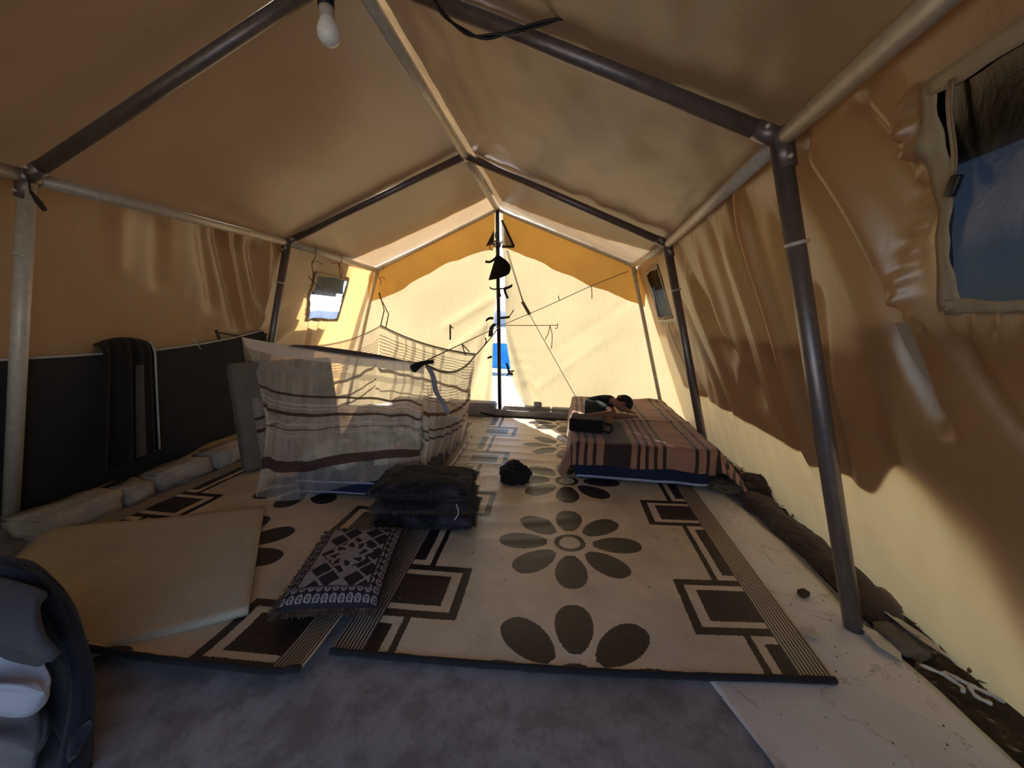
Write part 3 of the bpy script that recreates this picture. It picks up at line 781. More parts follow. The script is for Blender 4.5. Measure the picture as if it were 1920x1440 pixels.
# cords strung across the back
def cord(pts, r, label, mat=M_rope, name='cord', tails=()):
    mb = MB(); mb.tube(spline(pts, 6), r, 6)
    for t in tails: mb.tube(spline(t, 4), r * 1.15, 5)
    return tag(mb.build(name, mat), label, 'cord')
cord([(0.0, 2.24, 0.855), (0.02, 3.1, 0.93), (0.05, 4.46, 1.045), (0.55, 4.53, 1.27), (1.045, 4.58, 1.506), (1.42, 4.58, 1.66)], 0.004, 'long cord slanting from the net corner up to the right eave',
     tails=[[(1.035, 4.575, 1.50), (1.045, 4.57, 1.44), (1.05, 4.57, 1.36)], [(0.70, 4.55, 1.34), (0.685, 4.545, 1.37), (0.69, 4.54, 1.39)], [(0.015, 3.0, 0.918), (0.03, 3.0, 0.87), (0.045, 3.0, 0.83)], [(0.015, 3.0, 0.918), (0.055, 3.0, 0.88), (0.075, 3.0, 0.86)]])
cord([(0.0, 3.56, 0.80), (-0.03, 3.95, 0.84), (-0.005, 4.2, 0.92), (0.03, 4.50, 1.04)], 0.006, 'short cord from the far net corner to the black door pole', tails=[[(-0.03, 4.0, 0.85), (-0.01, 4.0, 0.89), (-0.02, 4.0, 0.93)]])
cord([(0.075, 4.57, 1.052), (0.35, 4.575, 1.056), (0.683, 4.58, 1.066)], 0.004, 'level cord on the door flap with two hanging ends',
     tails=[[(0.683, 4.575, 1.09), (0.685, 4.575, 1.04), (0.66, 4.57, 1.03)], [(0.60, 4.57, 1.06), (0.585, 4.565, 0.98), (0.55, 4.56, 0.90)], [(0.60, 4.57, 1.06), (0.63, 4.56, 0.95), (0.625, 4.56, 0.80)]])
gl = empty('guy_line', (0.9, 4.55, 0.1), 'thin guy line with a flat wooden slider before the right door flap', 'guy line')
mb = MB(); mb.tube([(0.085, 4.57, 1.88), (0.295, 4.555, 1.29)], 0.0035, 6); mb.tube([(0.10, 4.57, 1.88), (0.315, 4.555, 1.25)], 0.0035, 6); mb.tube([(0.355, 4.555, 1.20), (0.94, 4.555, 0.235)], 0.0035, 6)
mb.build('line', M_rope, gl)
mb = MB(); mb.box((0.325, 4.552, 1.25), (0.035, 0.014, 0.17), Matrix.Rotation(-0.55, 3, 'Y'), bev=0.006); mb.build('slider', plain('slider_wood', (0.20, 0.16, 0.11), 0.8), gl)
mb = MB(); mb.tube([(-0.575, 4.60, 1.045), (-0.574, 4.595, 0.868)], 0.010, 8); mb.tube([(-0.58, 4.60, 1.035), (-0.535, 4.58, 1.005)], 0.007, 6)
tag(mb.build('metal_hook', M_tape), 'small dark hook stuck in the left door flap', 'hook')
# strings knotted on the eave poles
def string(pts, label, mat, tails=()):
    mb = MB(); mb.tube(spline(pts, 5), 0.004, 5)
    for t in tails: mb.tube(spline(t, 4), 0.0035, 5)
    tag(mb.build('string', mat), label, 'string')
M_red = plain('red_string', (0.30, 0.06, 0.05), 0.8)
string([(-1.46, 3.42, 1.72), (-1.452, 3.42, 1.68), (-1.47, 3.42, 1.62), (-1.50, 3.42, 1.58), (-1.50, 3.43, 1.48), (-1.51, 3.43, 1.40)], 'brown string hanging from the left eave pole beside the post', M_rope,
       [[(-1.50, 3.42, 1.58), (-1.46, 3.44, 1.60), (-1.42, 3.45, 1.57)], [(-1.51, 3.43, 1.42), (-1.48, 3.44, 1.39), (-1.45, 3.44, 1.36)], [(-1.51, 3.43, 1.42), (-1.53, 3.42, 1.45), (-1.54, 3.42, 1.47)]])
string([(-1.455, 3.82, 1.71), (-1.445, 3.82, 1.675), (-1.46, 3.82, 1.64), (-1.48, 3.82, 1.63), (-1.475, 3.82, 1.55), (-1.46, 3.82, 1.48)], 'red string knotted to the left eave pole above the window', M_red,
       [[(-1.48, 3.82, 1.63), (-1.52, 3.81, 1.64), (-1.54, 3.80, 1.63)], [(-1.475, 3.82, 1.62), (-1.45, 3.83, 1.57), (-1.46, 3.83, 1.52)]])
string([(-1.44, 4.56, 1.64), (-1.43, 4.55, 1.58), (-1.40, 4.54, 1.54), (-1.41, 4.54, 1.48)], 'frayed red string at the far left corner post', M_red, [[(-1.42, 4.54, 1.56), (-1.37, 4.54, 1.58), (-1.35, 4.54, 1.54)]])
mb = MB(); mb.tube(spline([(-1.465, 1.48, 1.70), (-1.44, 1.47, 1.66), (-1.44, 1.47, 1.60)], 5), 0.004, 6); mb.tube([(-1.44, 1.47, 1.60), (-1.435, 1.49, 1.56), (-1.425, 1.50, 1.53)], [0.006, 0.012, 0.010], 8)
tag(mb.build('tie_tape', M_tape), 'brown tie hanging at the near left post top', 'tie')

# ------------------------------------------------------------------ light bulb and cable
bl = empty('light_bulb', (0.262, 0.958, 1.74), 'white pear shaped light bulb hanging unlit from a dark socket', 'light bulb')
ax = Matrix.Translation((0.272, 0.95, 1.742)) @ Matrix.Rotation(-0.06, 4, 'Y') @ Matrix.Scale(0.82, 4)
mb = MB(); mb.lathe([(0.0, -0.034), (0.012, -0.032), (0.022, -0.026), (0.029, -0.014), (0.031, 0.0), (0.029, 0.012), (0.023, 0.026), (0.018, 0.036)], 24, ax)
mb.build('glass_bulb', plain('frosted_glass', (0.75, 0.72, 0.68), 0.25, var=0.03, bump=0.0), bl)
mb = MB(); mb.lathe([(0.019, 0.034), (0.021, 0.05), (0.020, 0.066), (0.0, 0.066)], 20, ax); mb.build('bulb_collar', plain('bulb_collar_plastic', (0.42, 0.36, 0.30), 0.5), bl)
mb = MB(); mb.lathe([(0.0, 0.062), (0.022, 0.062), (0.022, 0.082), (0.024, 0.085), (0.022, 0.09), (0.020, 0.125), (0.010, 0.135), (0.0, 0.135)], 20, ax); mb.build('socket', M_black_pole, bl)
mb = MB(); mb.tube(spline([ax @ Vector((0, 0, 0.13)), (0.22, 1.15, 2.08), (0.10, 1.35, 2.24), (0.03, 1.45, 2.285)], 8), 0.005, 8); mb.build('lamp_cord', M_black_pole, bl)
mb = MB()
cp = spline([(0.17, 1.52, 2.245), (0.30, 1.44, 2.20), (0.369, 1.40, 2.113), (0.395, 1.40, 2.073), (0.466, 1.40, 2.017), (0.528, 1.40, 1.995), (0.622, 1.40, 2.003), (0.772, 1.40, 2.029), (0.821, 1.40, 2.032), (0.899, 1.40, 2.069), (0.96, 1.46, 2.02)], 8)[:-8]
for s in (0, 1):
    mb.tube([p + Vector((0, math.cos(i * 0.35 + s * math.pi), math.sin(i * 0.35 + s * math.pi))) * 0.0042 for i, p in enumerate(cp)], 0.0042, 8)
tag(mb.build('electric_cable', M_black_pole), 'black twin electric cable looping below the roof', 'cable')

# ------------------------------------------------------------------ mattresses
def slab(M, d, r, mat, name, parent, amp=0.006, seed=0, nx=22, ny=30, bend=None):
    """soft rounded slab d=(width,length,thick), its local frame placed by M"""
    bm = bmesh.new(); bmesh.ops.create_cube(bm, size=1)
    for v in bm.verts: v.co = Vector((v.co.x * d[0], v.co.y * d[1], v.co.z * d[2]))
    bmesh.ops.bevel(bm, geom=bm.edges[:], offset=r, segments=4, affect='EDGES', profile=0.5)
    bmesh.ops.subdivide_edges(bm, edges=[e for e in bm.edges if e.calc_length() > min(d) * 0.9], cuts=14, use_grid_fill=True)
    for v in bm.verts:
        p = Vector(v.co)
        p.z += amp * noise.noise(Vector((p.x * 4 + seed, p.y * 4, 3))) + amp * 0.6 * noise.noise(Vector((p.x * 9, p.y * 9 + seed, 7)))
        if bend: p = bend(p)
        v.co = M @ p
    bm.verts.index_update()
    mb = MB(); mb.poly([v.co for v in bm.verts], [[v.index for v in q.verts] for q in bm.faces]); bm.free()
    return mb.build(name, mat, parent)
M_dark_matt = cloth('charcoal_mattress_cover', (0.030, 0.028, 0.030))
M_grey_matt = cloth('grey_mattress_cover', (0.17, 0.145, 0.13))
M_navy = cloth('navy_mattress_cover', (0.018, 0.022, 0.060))
M_pipe = cloth('pale_piping', (0.55, 0.52, 0.50))
M_bluepipe = cloth('blue_white_piping', (0.40, 0.44, 0.62))

# long dark mattress on edge along the left wall
um = empty('upright_mattress', (-1.82, 1.9, 0.1), 'long charcoal mattress standing on edge against the left wall', 'mattress')
def um_top(y): return interp([0.0, 1.46, 1.92, 2.2, 2.5, 2.75, 3.05, 3.14], [0.875, 0.878, 0.876, 0.878, 0.90, 0.932, 0.985, 0.94], y)
def um_fn(face):
    def fn(a, b):
        y = lerp(0.25, 3.13, a); zt = um_top(y); z = lerp(0.035 + 0.03 * smooth((1.7 - y) / 0.3) + 0.05 * smooth((y - 2.45) / 0.3), zt, b)
        x = -1.990 + 0.275 * (z - 0.1)
        bul = 0.02 * math.sin(math.pi * b) + 0.012 * ns(y * 3, z * 3, 31)
        edge = 0.035 * (1 - smooth(min(b, 1 - b) / 0.06)) + 0.035 * (1 - smooth(min(a, 1 - a) / 0.02))
        return (x + face * ((0.040 if face > 0 else 0.014) + bul * 0.6 * (face > 0) - edge * (1 if face > 0 else 0.2)), y, z)
    return fn
mb = MB(); mb.grid(um_fn(1), 80, 24); mb.grid(um_fn(-1), 80, 24)
mb.grid(lambda a, b: Vector(um_fn(1)(a, 1)).lerp(Vector(um_fn(-1)(a, 1)), b), 80, 2); mb.grid(lambda a, b: Vector(um_fn(1)(a, 0)).lerp(Vector(um_fn(-1)(a, 0)), b), 80, 2)
mb.grid(lambda a, b: Vector(um_fn(1)(1, a)).lerp(Vector(um_fn(-1)(1, a)), b), 24, 2)
mb.build('cover', M_dark_matt, um)
mb = MB(); mb.tube([Vector(um_fn(1)(i / 80, 0.985)) + Vector((0.003, 0, 0.006)) for i in range(80)], 0.0065, 8); mb.build('piping', M_pipe, um)
# dark cloth hung over it
M_drape = cloth('dark_brown_drape', (0.016, 0.013, 0.013))
M_drape_edge = cloth('brown_drape_hem', (0.11, 0.085, 0.07))
def drape(a, b):
    y = lerp(1.87, 2.13, a) + lerp(0, 0.06, b) * a - 0.05 * b * (1 - a)
    fold = 0.020 * math.sin(a * 17 + 1.0) * (0.4 + b) + 0.012 * math.sin(a * 31)
    if b < 0.22:
        t = b / 0.22 * math.pi * 0.85
        x = -1.790 - 0.055 * math.cos(t + 0.3); z = 0.85 + 0.075 * math.sin(t) + 0.03 * math.sin(a * 3.1)
        return (x + fold * 0.3, y, z)
    t = (b - 0.22) / 0.78
    return (-1.725 - 0.10 * t + fold * 0.8, y, lerp(0.86, 0.17 + 0.03 * a, t) + 0.015 * math.sin(a * 9) * t)
dr = empty('hung_cloth', (-1.74, 2.0, 0.2), 'dark brown cloth draped over the upright charcoal mattress', 'cloth')
mb = MB(); mb.grid(drape, 50, 50); mb.build('fabric', M_drape, dr, solid=0.008)
mb = MB(); mb.tube([Vector(drape(1.0, 0.1 + 0.9 * i / 30)) + Vector((0.008, 0.0, 0)) for i in range(31)], 0.006, 6); mb.build('hem', M_pipe, dr)
mb = MB(); mb.grid(lambda a, b: Vector(drape(lerp(0.60, 0.70, a), lerp(0.3, 0.98, b))) + Vector((0.009, 0, 0)), 8, 30); mb.build('fold_strip', M_drape_edge, dr)
mb = MB(); mb.tube([(-1.735, 2.60, 0.99), (-1.725, 2.615, 0.925)], 0.011, 8); mb.tube([(-1.74, 2.605, 0.975), (-1.69, 2.68, 0.955), (-1.66, 2.72, 0.945)], 0.006, 6)
tag(mb.build('wooden_peg', plain('dark_peg_wood', (0.07, 0.04, 0.03), 0.7)), 'short dark peg holding the left net corner', 'peg')
mb = MB(); mb.tube(spline([(-1.73, 2.40, 0.945), (-1.715, 2.42, 0.90), (-1.71, 2.44, 0.86)], 5), 0.003, 5)
tag(mb.build('string', M_white_rope), 'short pale thread hanging on the upright mattress top', 'string')

# grey mattress leaning behind the net
lm = empty('leaning_mattress', (-1.0, 2.5, 0), 'grey mattress leaning upright at the left end of the net', 'mattress')
Mx = Matrix.Translation((-1.24, 2.68, 0.40)) @ Matrix.Rotation(math.radians(62), 4, 'Z') @ Matrix.Rotation(math.radians(80), 4, 'X')
slab(Mx, (0.72, 0.76, 0.11), 0.035, M_grey_matt, 'cover', lm, seed=4)

# blue mattress lying under the net
bm_ = empty('blue_mattress', (-0.6, 2.9, 0), 'dark blue mattress with white piping lying under the net', 'mattress')
BMM = Matrix.Translation((-0.47, 2.95, 0.088)) @ Matrix.Rotation(math.radians(5), 4, 'Z')
slab(BMM, (0.80, 1.66, 0.13), 0.035, M_navy, 'cover', bm_, seed=8)
for zz in (-0.035, 0.030):
    mb = MB(); mb.tube([BMM @ Vector((x, -0.835, zz + 0.004 * ns(x * 5, zz * 40))) for x in [-0.37 + 0.74 * i / 30 for i in range(31)]], 0.005, 6)
    mb.build('piping', M_bluepipe, bm_)

# pillows inside the net
def pillow(name, c, w, l, h, rz, mat, label, cat, tilt=0.0, tilty=0.0, group=None, parent=None, pinch=0.10):
    mb = MB()
    M = Matrix.Translation(c) @ Matrix.Rotation(rz, 4, 'Z') @ Matrix.Rotation(tilt, 4, 'X') @ Matrix.Rotation(tilty, 4, 'Y')
    def pf(sg):
        def fn(a, b):
            u, v = 2 * a - 1, 2 * b - 1
            k = 1 - pinch * (u * u * v * v) ** 0.5 * 0
            x = u * w / 2 * (1 - pinch * (1 - v * v) * 0.35); y = v * l / 2 * (1 - pinch * (1 - u * u) * 0.35)
            e = max(0.0, (1 - u ** 4) * (1 - v ** 4)) ** 0.5
            z = sg * h / 2 * e + 0.02 * h * ns(x * 14 + c[0] * 5, y * 14, sg) * e * 6
            return M @ Vector((x, y, z))
        return fn
    mb.grid(pf(1), 24, 24); mb.grid(pf(-1), 24, 24)
    o = mb.build(name, mat, parent)
    if label: tag(o, label, cat, group)
    return o
def floral(name):
    t = MT(name); a = t.noise(6, 3, 0.6, dist=1.0); b = t.noise(16, 3, 0.6)
    col = t.ramp(a, (0.40, (0.62, 0.58, 0.52)), (0.50, (0.16, 0.22, 0.16)), (0.58, (0.30, 0.36, 0.28)), (0.66, (0.66, 0.62, 0.56)))
    col = t.mixc(t.ramp(b, (0.60, 0.0), (0.64, 0.8)), col, (0.07, 0.10, 0.09))
    return t.done(t.principled(col, 0.9, spec=0.2))
M_floral = floral('green_floral_print')
M_white_cloth = cloth('off_white_cloth', (0.58, 0.54, 0.50), var=0.12)
M_pink = cloth('pinkish_cloth', (0.50, 0.36, 0.29), var=0.12)
pillow('pillow', (-0.40, 2.66, 0.27), 0.58, 0.40, 0.17, 0.25, M_floral, 'green and white floral pillow inside the net', 'pillow', tilt=0.60)
pillow('pillow', (-0.66, 2.36, 0.20), 0.42, 0.32, 0.13, -0.2, M_floral, 'floral pillow at the near left corner inside the net', 'pillow', tilt=0.1)
pillow('pillow', (-0.66, 3.05, 0.24), 0.62, 0.40, 0.17, 0.1, M_pink, 'pinkish pillow behind the floral pillows inside the net', 'pillow', tilt=0.45)
pillow('pillow', (-0.30, 2.50, 0.185), 0.34, 0.26, 0.09, 0.6, M_white_cloth, 'small off-white pillow beside the net front corner', 'pillow', tilt=0.15)

# ------------------------------------------------------------------ hanging net
def net_mat(name, stripes, density=0.40, ustripes=()):
    """sheer tulle; stripes = (v0, v1, colour, opacity)"""
    t = MT(name)
    u, v = t.uv()
    col = (0.90, 0.85, 0.85); dens = None
    fold = t.noise(7, 3, 0.6, vec=t.coord('UV'), sc3=(2.6, 0.35, 1))
    dens = X(t.nt, t.ramp(fold, (0.35, density * 0.75), (0.70, density * 1.5)))
    vv = v + (t.noise(9, 2, 0.5, vec=t.coord('UV')) - 0.5) * 0.02
    c = t.mixc(0.0, col, col)
    for (a, b, sc, op) in stripes:
        m = vv.band(a, b)
        c = t.mixc(m, c, sc); dens = dens.max(m * op)
    uw = u + ((v * 14.0).sin() * 0.012)
    for (a, b, sc, op) in ustripes:
        m = uw.band(a, b); c = t.mixc(m * dens.lt(0.7), c, sc); dens = dens.max(m * op)
    tr = t.node('ShaderNodeBsdfTransparent')
    d = t.node('ShaderNodeBsdfDiffuse'); t.set(d.inputs['Color'], c)
    tl = t.node('ShaderNodeBsdfTranslucent'); t.set(tl.inputs['Color'], c)
    return t.done(t.mixs(dens.clamp(), tr.outputs[0], t.mixs(0.5, d.outputs[0], tl.outputs[0])))
BR, DB, WH, PB = (0.10, 0.065, 0.06), (0.13, 0.075, 0.05), (0.80, 0.78, 0.80), (0.10, 0.062, 0.066)
M_net_front = net_mat('tulle_front', [(0.0, 0.085, (0.70, 0.69, 0.74), 0.85), (0.15, 0.20, (0.55, 0.53, 0.58), 0.55), (0.335, 0.352, BR, 0.95), (0.395, 0.410, WH, 0.55), (0.425, 0.436, WH, 0.5), (0.460, 0.482, BR, 0.95), (0.53, 0.543, WH, 0.5), (0.565, 0.572, BR, 0.9), (0.60, 0.61, WH, 0.45), (0.765, 0.835, PB, 0.92)], 0.29)
lines = [(0.10 + 0.036 * i, 0.108 + 0.036 * i, DB, 0.9) for i in range(7)]
M_net_back = net_mat('tulle_back', lines + [(0.0, 0.03, (0.35, 0.27, 0.22), 0.8), (0.46, 0.50, DB, 0.9), (0.70, 0.72, DB, 0.8)], 0.18, [(q, q + w, (0.34, 0.24, 0.17), 0.55) for q, w in ((0.30, 0.03), (0.39, 0.035), (0.50, 0.03), (0.60, 0.045), (0.70, 0.02), (0.79, 0.035))])
M_net_side = net_mat('tulle_side', [(0.0, 0.02, (0.4, 0.33, 0.3), 0.8)] + [(0.16 + 0.03 * i, 0.166 + 0.03 * i, DB, 0.9) for i in range(6)] + [(0.42, 0.455, DB, 0.9), (0.58, 0.60, BR, 0.9), (0.66, 0.68, BR, 0.9)], 0.30)
net = empty('mosquito_net', (-0.6, 2.9, 0), 'sheer white mosquito net with brown stripes slung by its four corners', 'mosquito net')
c1, c2, c3, c4 = Vector((-1.60, 2.68, 0.94)), Vector((0.0, 2.24, 0.845)), Vector((0.0, 3.52, 0.80)), Vector((-1.16, 4.02, 1.03))
def netwall(p, q, sag, bot, mat, name, bulge, nf, drop_corner=0.12, n=90, m=60, pleat=0.020, bow=0.0):
    B = spline(bot, 10); nb = len(B)
    T = [p.lerp(q, i / 40) - Vector((0, 0, 4 * sag * (i / 40) * (1 - i / 40))) for i in range(41)]
    out = (q - p).cross(Vector((0, 0, 1))).normalized()
    def fn(a, b):
        t = a * 40; i = min(39, int(t)); top = T[i].lerp(T[i + 1], t - i)
        t = a * (nb - 1); i = min(nb - 2, int(t)); bt = B[i].lerp(B[i + 1], t - i)
        x = top.lerp(bt, b)
        # cloth gathers at the two tied corners and fans out below
        g = math.exp(-a / 0.10) + math.exp(-(1 - a) / 0.10)
        w = math.sin(math.pi * min(1, b * 1.0)) * bulge
        pl = pleat * math.sin(a * nf + 2 * ns(a * 6, b * 2, nf)) * (0.25 + b) * (0.4 + 0.8 * g) + 0.02 * ns(a * 4, b * 4, nf)
        x = x + (q - p).normalized() * bow * math.sin(math.pi * min(1, b)) * math.exp(-a / 0.22) * smooth((1 - a) / 0.2)
        x = x + out * (w * math.sin(math.pi * a) + pl * min(1, b * 5))
        x.z += 0.012 * math.sin(a * nf * 0.9 + b * 5) * b * (1 - b) * 3 * (0.3 + g)
        return x
    mb = MB(); mb.grid(fn, n, m)
    return mb.build(name, mat, net), T
fw, T1 = netwall(c1, c2, 0.015, [(-1.02, 2.13, 0.05), (-0.95, 2.00, 0.035), (-0.70, 1.99, 0.035), (-0.48, 2.07, 0.10), (-0.20, 2.16, 0.15), (-0.09, 2.40, 0.10)], M_net_front, 'front_panel', 0.02, 46, bow=0.14)
rw_, T2 = netwall(c2, c3, 0.10, [(-0.09, 2.40, 0.10), (-0.07, 2.62, 0.07), (-0.06, 2.95, 0.05), (-0.08, 3.30, 0.05), (-0.16, 3.60, 0.06)], M_net_side, 'side_panel', 0.05, 60, pleat=0.03)
bw, T3 = netwall(c3, c4, 0.05, [(-0.16, 3.62, 0.06), (-0.5, 3.78, 0.10), (-0.85, 3.85, 0.10), (-1.2, 3.88, 0.08)], M_net_back, 'back_panel', 0.03, 40)
lw_, T4 = netwall(c4, c1, 0.13, [(-1.2, 3.88, 0.08), (-1.0, 3.3, 0.08), (-0.96, 2.7, 0.10), (-1.02, 2.13, 0.05)], M_net_side, 'side_panel', 0.02, 44)
M_topband = cloth('net_top_band', (0.11, 0.075, 0.075))
mb = MB(); mb.grid(lambda a, b: T1[12 + int(round(a * 27))] + Vector((0.0, 0.02 + 0.008 * math.sin(a * 9), lerp(0.028 * math.sin(math.pi * min(1, a * 1.15)) ** 0.6, -0.012, b))), 27, 4); mb.build('top_band', M_topband, net, solid=0.002)
mb = MB()
for T in (T2, T3): mb.tube(T[:41], 0.006, 6)
mb.build('edge_cord', M_rope, net)
mb = MB(); mb.tube([c2 + Vector((-0.07, 0.0, -0.035)), c2 + Vector((-0.03, -0.01, -0.01)), c2 + Vector((0.0, -0.01, 0.004)), c2 + Vector((0.055, 0.0, 0.012))], [0.028, 0.020, 0.012, 0.012], 8); mb.build('corner_knot', M_black_cloth, net)
mb = MB(); mb.grid(lambda a, b: c2 + Vector((0.01 + 0.10 * b + 0.03 * (a - .5), 0.02 + 0.06 * b, -0.02 - 0.30 * b)) + Vector((0.01 * math.sin(b * 9), 0, 0)), 3, 14); mb.build('loose_end', cloth('grey_tulle_bunch', (0.30, 0.28, 0.32)), net, solid=0.006)
mb = MB(); mb.tube([c4 + Vector((0, 0, -0.01)), c4 + Vector((-0.10, 0.30, 0.16)), (-1.405, 4.55, 1.32)], 0.006, 6); mb.tube([c4 + Vector((0.07, -0.02, -0.02)), c4 + Vector((-0.02, 0.24, 0.12)), (-1.405, 4.55, 1.32)], 0.006, 6)
mb.tube([(-1.405, 4.55, 1.32), (-1.42, 4.55, 1.36), (-1.43, 4.55, 1.40)], 0.011, 6)
mb.build('hanging_cord', M_rope, net)

# ------------------------------------------------------------------ cushions
def pat_cushion_mat():
    t = MT('woven_diamond_cushion')
    u, v = t.uv()
    jx = (t.noise(120, 1, 0.5, vec=t.coord('UV')) - 0.5) * 0.012
    u, v = u + jx, v + jx
    p, q = (u * 3.0 + v * 4.0), (u * 3.0 - v * 4.0)
    pa, qa = (p * 1.25).fmod(1.0), (q * 1.25).fmod(1.0)
    line = pa.lt(0.14).max(qa.lt(0.14))
    cell = ((p * 1.25 - pa) * 1.0 + 0.0)
    chk = (((p * 1.25)._n('FLOOR') + (q * 1.25)._n('FLOOR')).fmod(3.0)).lt(0.5)
    du, dv = (u - 0.5).abs(), (v - 0.5).abs()
    med = (du * 1.5 + dv * 1.9)
    cx, cy = u - 0.5, (v - 0.5) * 1.3
    R = (cx * cx + cy * cy).sqrt(); th = cx.atan2(cy)
    petals = ((th * 4.0).sin().abs() * 0.05 + 0.10)
    m_in = med.lt(0.46)
    orn = R.lt(petals).max((R * 38.0 + (th * 8.0).sin() * 1.6).sin().gt(0.15))
    inner = du.lt(0.36) * dv.lt(0.37)
    edge_d = (0.5 - du).min(0.5 - dv)
    sc = ((u * 62.0).sin() * (v * 74.0).sin()).gt(-0.1)
    ring = (((u * 12.0).fmod(1.0) - 0.5).abs().pow(2.0) + ((v * 13.0).fmod(1.0) - 0.5).abs().pow(2.0)).sqrt()
    border = edge_d.band(0.020, 0.120) * ring.band(0.20, 0.42).max(ring.lt(0.10))
    light = inner * (m_in * orn).max(m_in.inv() * line.max(chk)) + inner.inv() * border
    col = t.mixc(light.clamp(), (0.028, 0.022, 0.030), (0.30, 0.25, 0.25))
    return t.done(t.principled(col, 0.9, normal=t.bump(light, 0.4, 0.004), spec=0.2))
def plush_mat():
    t = MT('dark_plush'); a = t.noise(5.5, 2, 0.5, dist=0.6); b = t.noise(9, 3, 0.6, dist=3.0)
    col = t.ramp(a, (0.52, (0.010, 0.009, 0.013)), (0.60, (0.030, 0.024, 0.036)), (0.70, (0.055, 0.045, 0.060)))
    col = t.mixc(t.ramp((b - 0.5).abs(), (0.0, 0.55), (0.02, 0.0)), col, (0.09, 0.075, 0.065))
    return t.done(t.principled(col, 0.85, normal=t.bump(t.noise(300, 2), 0.4, 0.004), spec=0.15, **{'Sheen Weight': 0.05}))
M_fringe = cloth('brown_fringe', (0.13, 0.085, 0.06))
M_fringe_dk = cloth('grey_fringe', (0.055, 0.05, 0.06))
def cushion(name, M, w, l, h, mat, fmat, label, group=None, fringe=0.024, seed=1):
    c = empty(name, M.translation - Vector((0, 0, h * 0.45)), label, 'cushion', group)
    mb = MB()
    def prof(u, v): return max(0.0, (1 - abs(u) ** 5) * (1 - abs(v) ** 5)) ** 0.42
    def pf(sg):
        def fn(a, b):
            u, v = 2 * a - 1, 2 * b - 1
            x = u * w / 2 * (1 - 0.035 * (1 - v * v)); y = v * l / 2 * (1 - 0.035 * (1 - u * u))
            e = prof(u, v)
            return M @ Vector((x, y, sg * h / 2 * e * (1 + 0.12 * ns(x * 9 + seed, y * 9, sg)) + 0.004 * ns(x * 30, y * 30, seed)))
        return fn
    mb.grid(pf(1), 36, 36); mb.grid(pf(-1), 36, 36); mb.build('cover', mat, c)
    rnd = random.Random(seed); mb = MB(); vs_, fs_ = [], []
    N = 1100
    for i in range(N):
        t = i / N * 4; k = int(t); s = (t - k) * 2 - 1
        u, v = [(s, -1), (1, s), (-s, 1), (-1, -s)][k]; ou, ov = [(0, -1), (1, 0), (0, 1), (-1, 0)][k]
        bpt = Vector((u * w / 2 * (1 - 0.035 * (1 - v * v)), v * l / 2 * (1 - 0.035 * (1 - u * u)), 0))
        tan = Vector((-ov, ou, 0)); L = fringe * rnd.uniform(0.6, 1.15)
        tip = bpt + Vector((ou, ov, 0)) * L + tan * rnd.uniform(-0.012, 0.012) + Vector((0, 0, rnd.uniform(-0.012, 0.006)))
        b0 = len(vs_); wd = 0.0028
        zr = rnd.uniform(-0.006, 0.006)
        vs_ += [M @ (bpt - tan * wd + Vector((0, 0, zr))), M @ (bpt + tan * wd + Vector((0, 0, zr))), M @ (tip + tan * 0.001), M @ (tip - tan * 0.001 + Vector((0, 0, 0.002)))]
        fs_.append((b0, b0 + 1, b0 + 2, b0 + 3))
    mb.poly(vs_, fs_); fo = mb.build('fringe', fmat, c, smooth=False); fo['kind'] = 'stuff'
    return c
CM = Matrix.Translation((-0.025, 1.42, 0.078)) @ Matrix.Rotation(math.radians(13), 4, 'Z') @ Matrix.Rotation(math.radians(1.5), 4, 'X')
cushion('patterned_cushion', CM, 0.355, 0.53, 0.105, pat_cushion_mat(), M_fringe, 'flat brown cushion with pale woven diamonds and a fringe', 'fringed floor cushions', seed=3)
M_plush = plush_mat()
for i, (dx, dy, z, h, rz, lab) in enumerate([(0.01, 0.01, 0.066, 0.095, 8, 'dark fringed cushion at the bottom of the stack of three'), (0.0, 0.0, 0.145, 0.075, 9, 'dark fringed cushion in the middle of the stack of three'), (-0.005, -0.005, 0.232, 0.105, 7, 'dark plush floral cushion on top of the stack of three')]):
    SM = Matrix.Translation((0.115 + dx, 1.965 + dy, z)) @ Matrix.Rotation(math.radians(rz), 4, 'Z')
    cushion('plush_cushion', SM, 0.50, 0.34, h, M_plush, M_fringe_dk if i != 1 else M_fringe, lab, 'fringed floor cushions', seed=11 + i)
mb = MB(); mb.tube(spline([(0.325, 1.79, 0.205), (0.338, 1.785, 0.165), (0.318, 1.785, 0.125)], 4), 0.003, 5)
tag(mb.build('string', M_pipe), 'white thread hanging at the side of the cushion stack', 'string')

# ------------------------------------------------------------------ crumpled things
def crumple(name, c, d, mat, label, cat, seed, sub=4, amp=0.35, flat=0.0, f1=2.2):
    bm = bmesh.new(); bmesh.ops.create_icosphere(bm, subdivisions=sub, radius=1)
    for v in bm.verts:
        p = v.co.copy(); n = 0.0
        for k, (fq, am) in enumerate(((f1, 1.0), (f1 * 2.1, 0.5), (f1 * 4.3, 0.25))):
            n += am * (1 - 2 * abs(noise.noise(p * fq + Vector((seed * 3.7, k * 5, 0)))))
        p = p * (1 + amp * (n - 0.8))
        p = Vector((p.x * d[0] / 2, p.y * d[1] / 2, p.z * d[2] / 2))
        if p.z < -d[2] * 0.36: p.z = -d[2] * 0.36
        v.co = p + Vector((0, 0, d[2] * 0.36))
    bm.verts.index_update(); mb = MB()
    mb.poly([v.co for v in bm.verts], [[v.index for v in q.verts] for q in bm.faces]); bm.free()
    o = mb.build(name, mat); o.location = c
    return tag(o, label, cat)
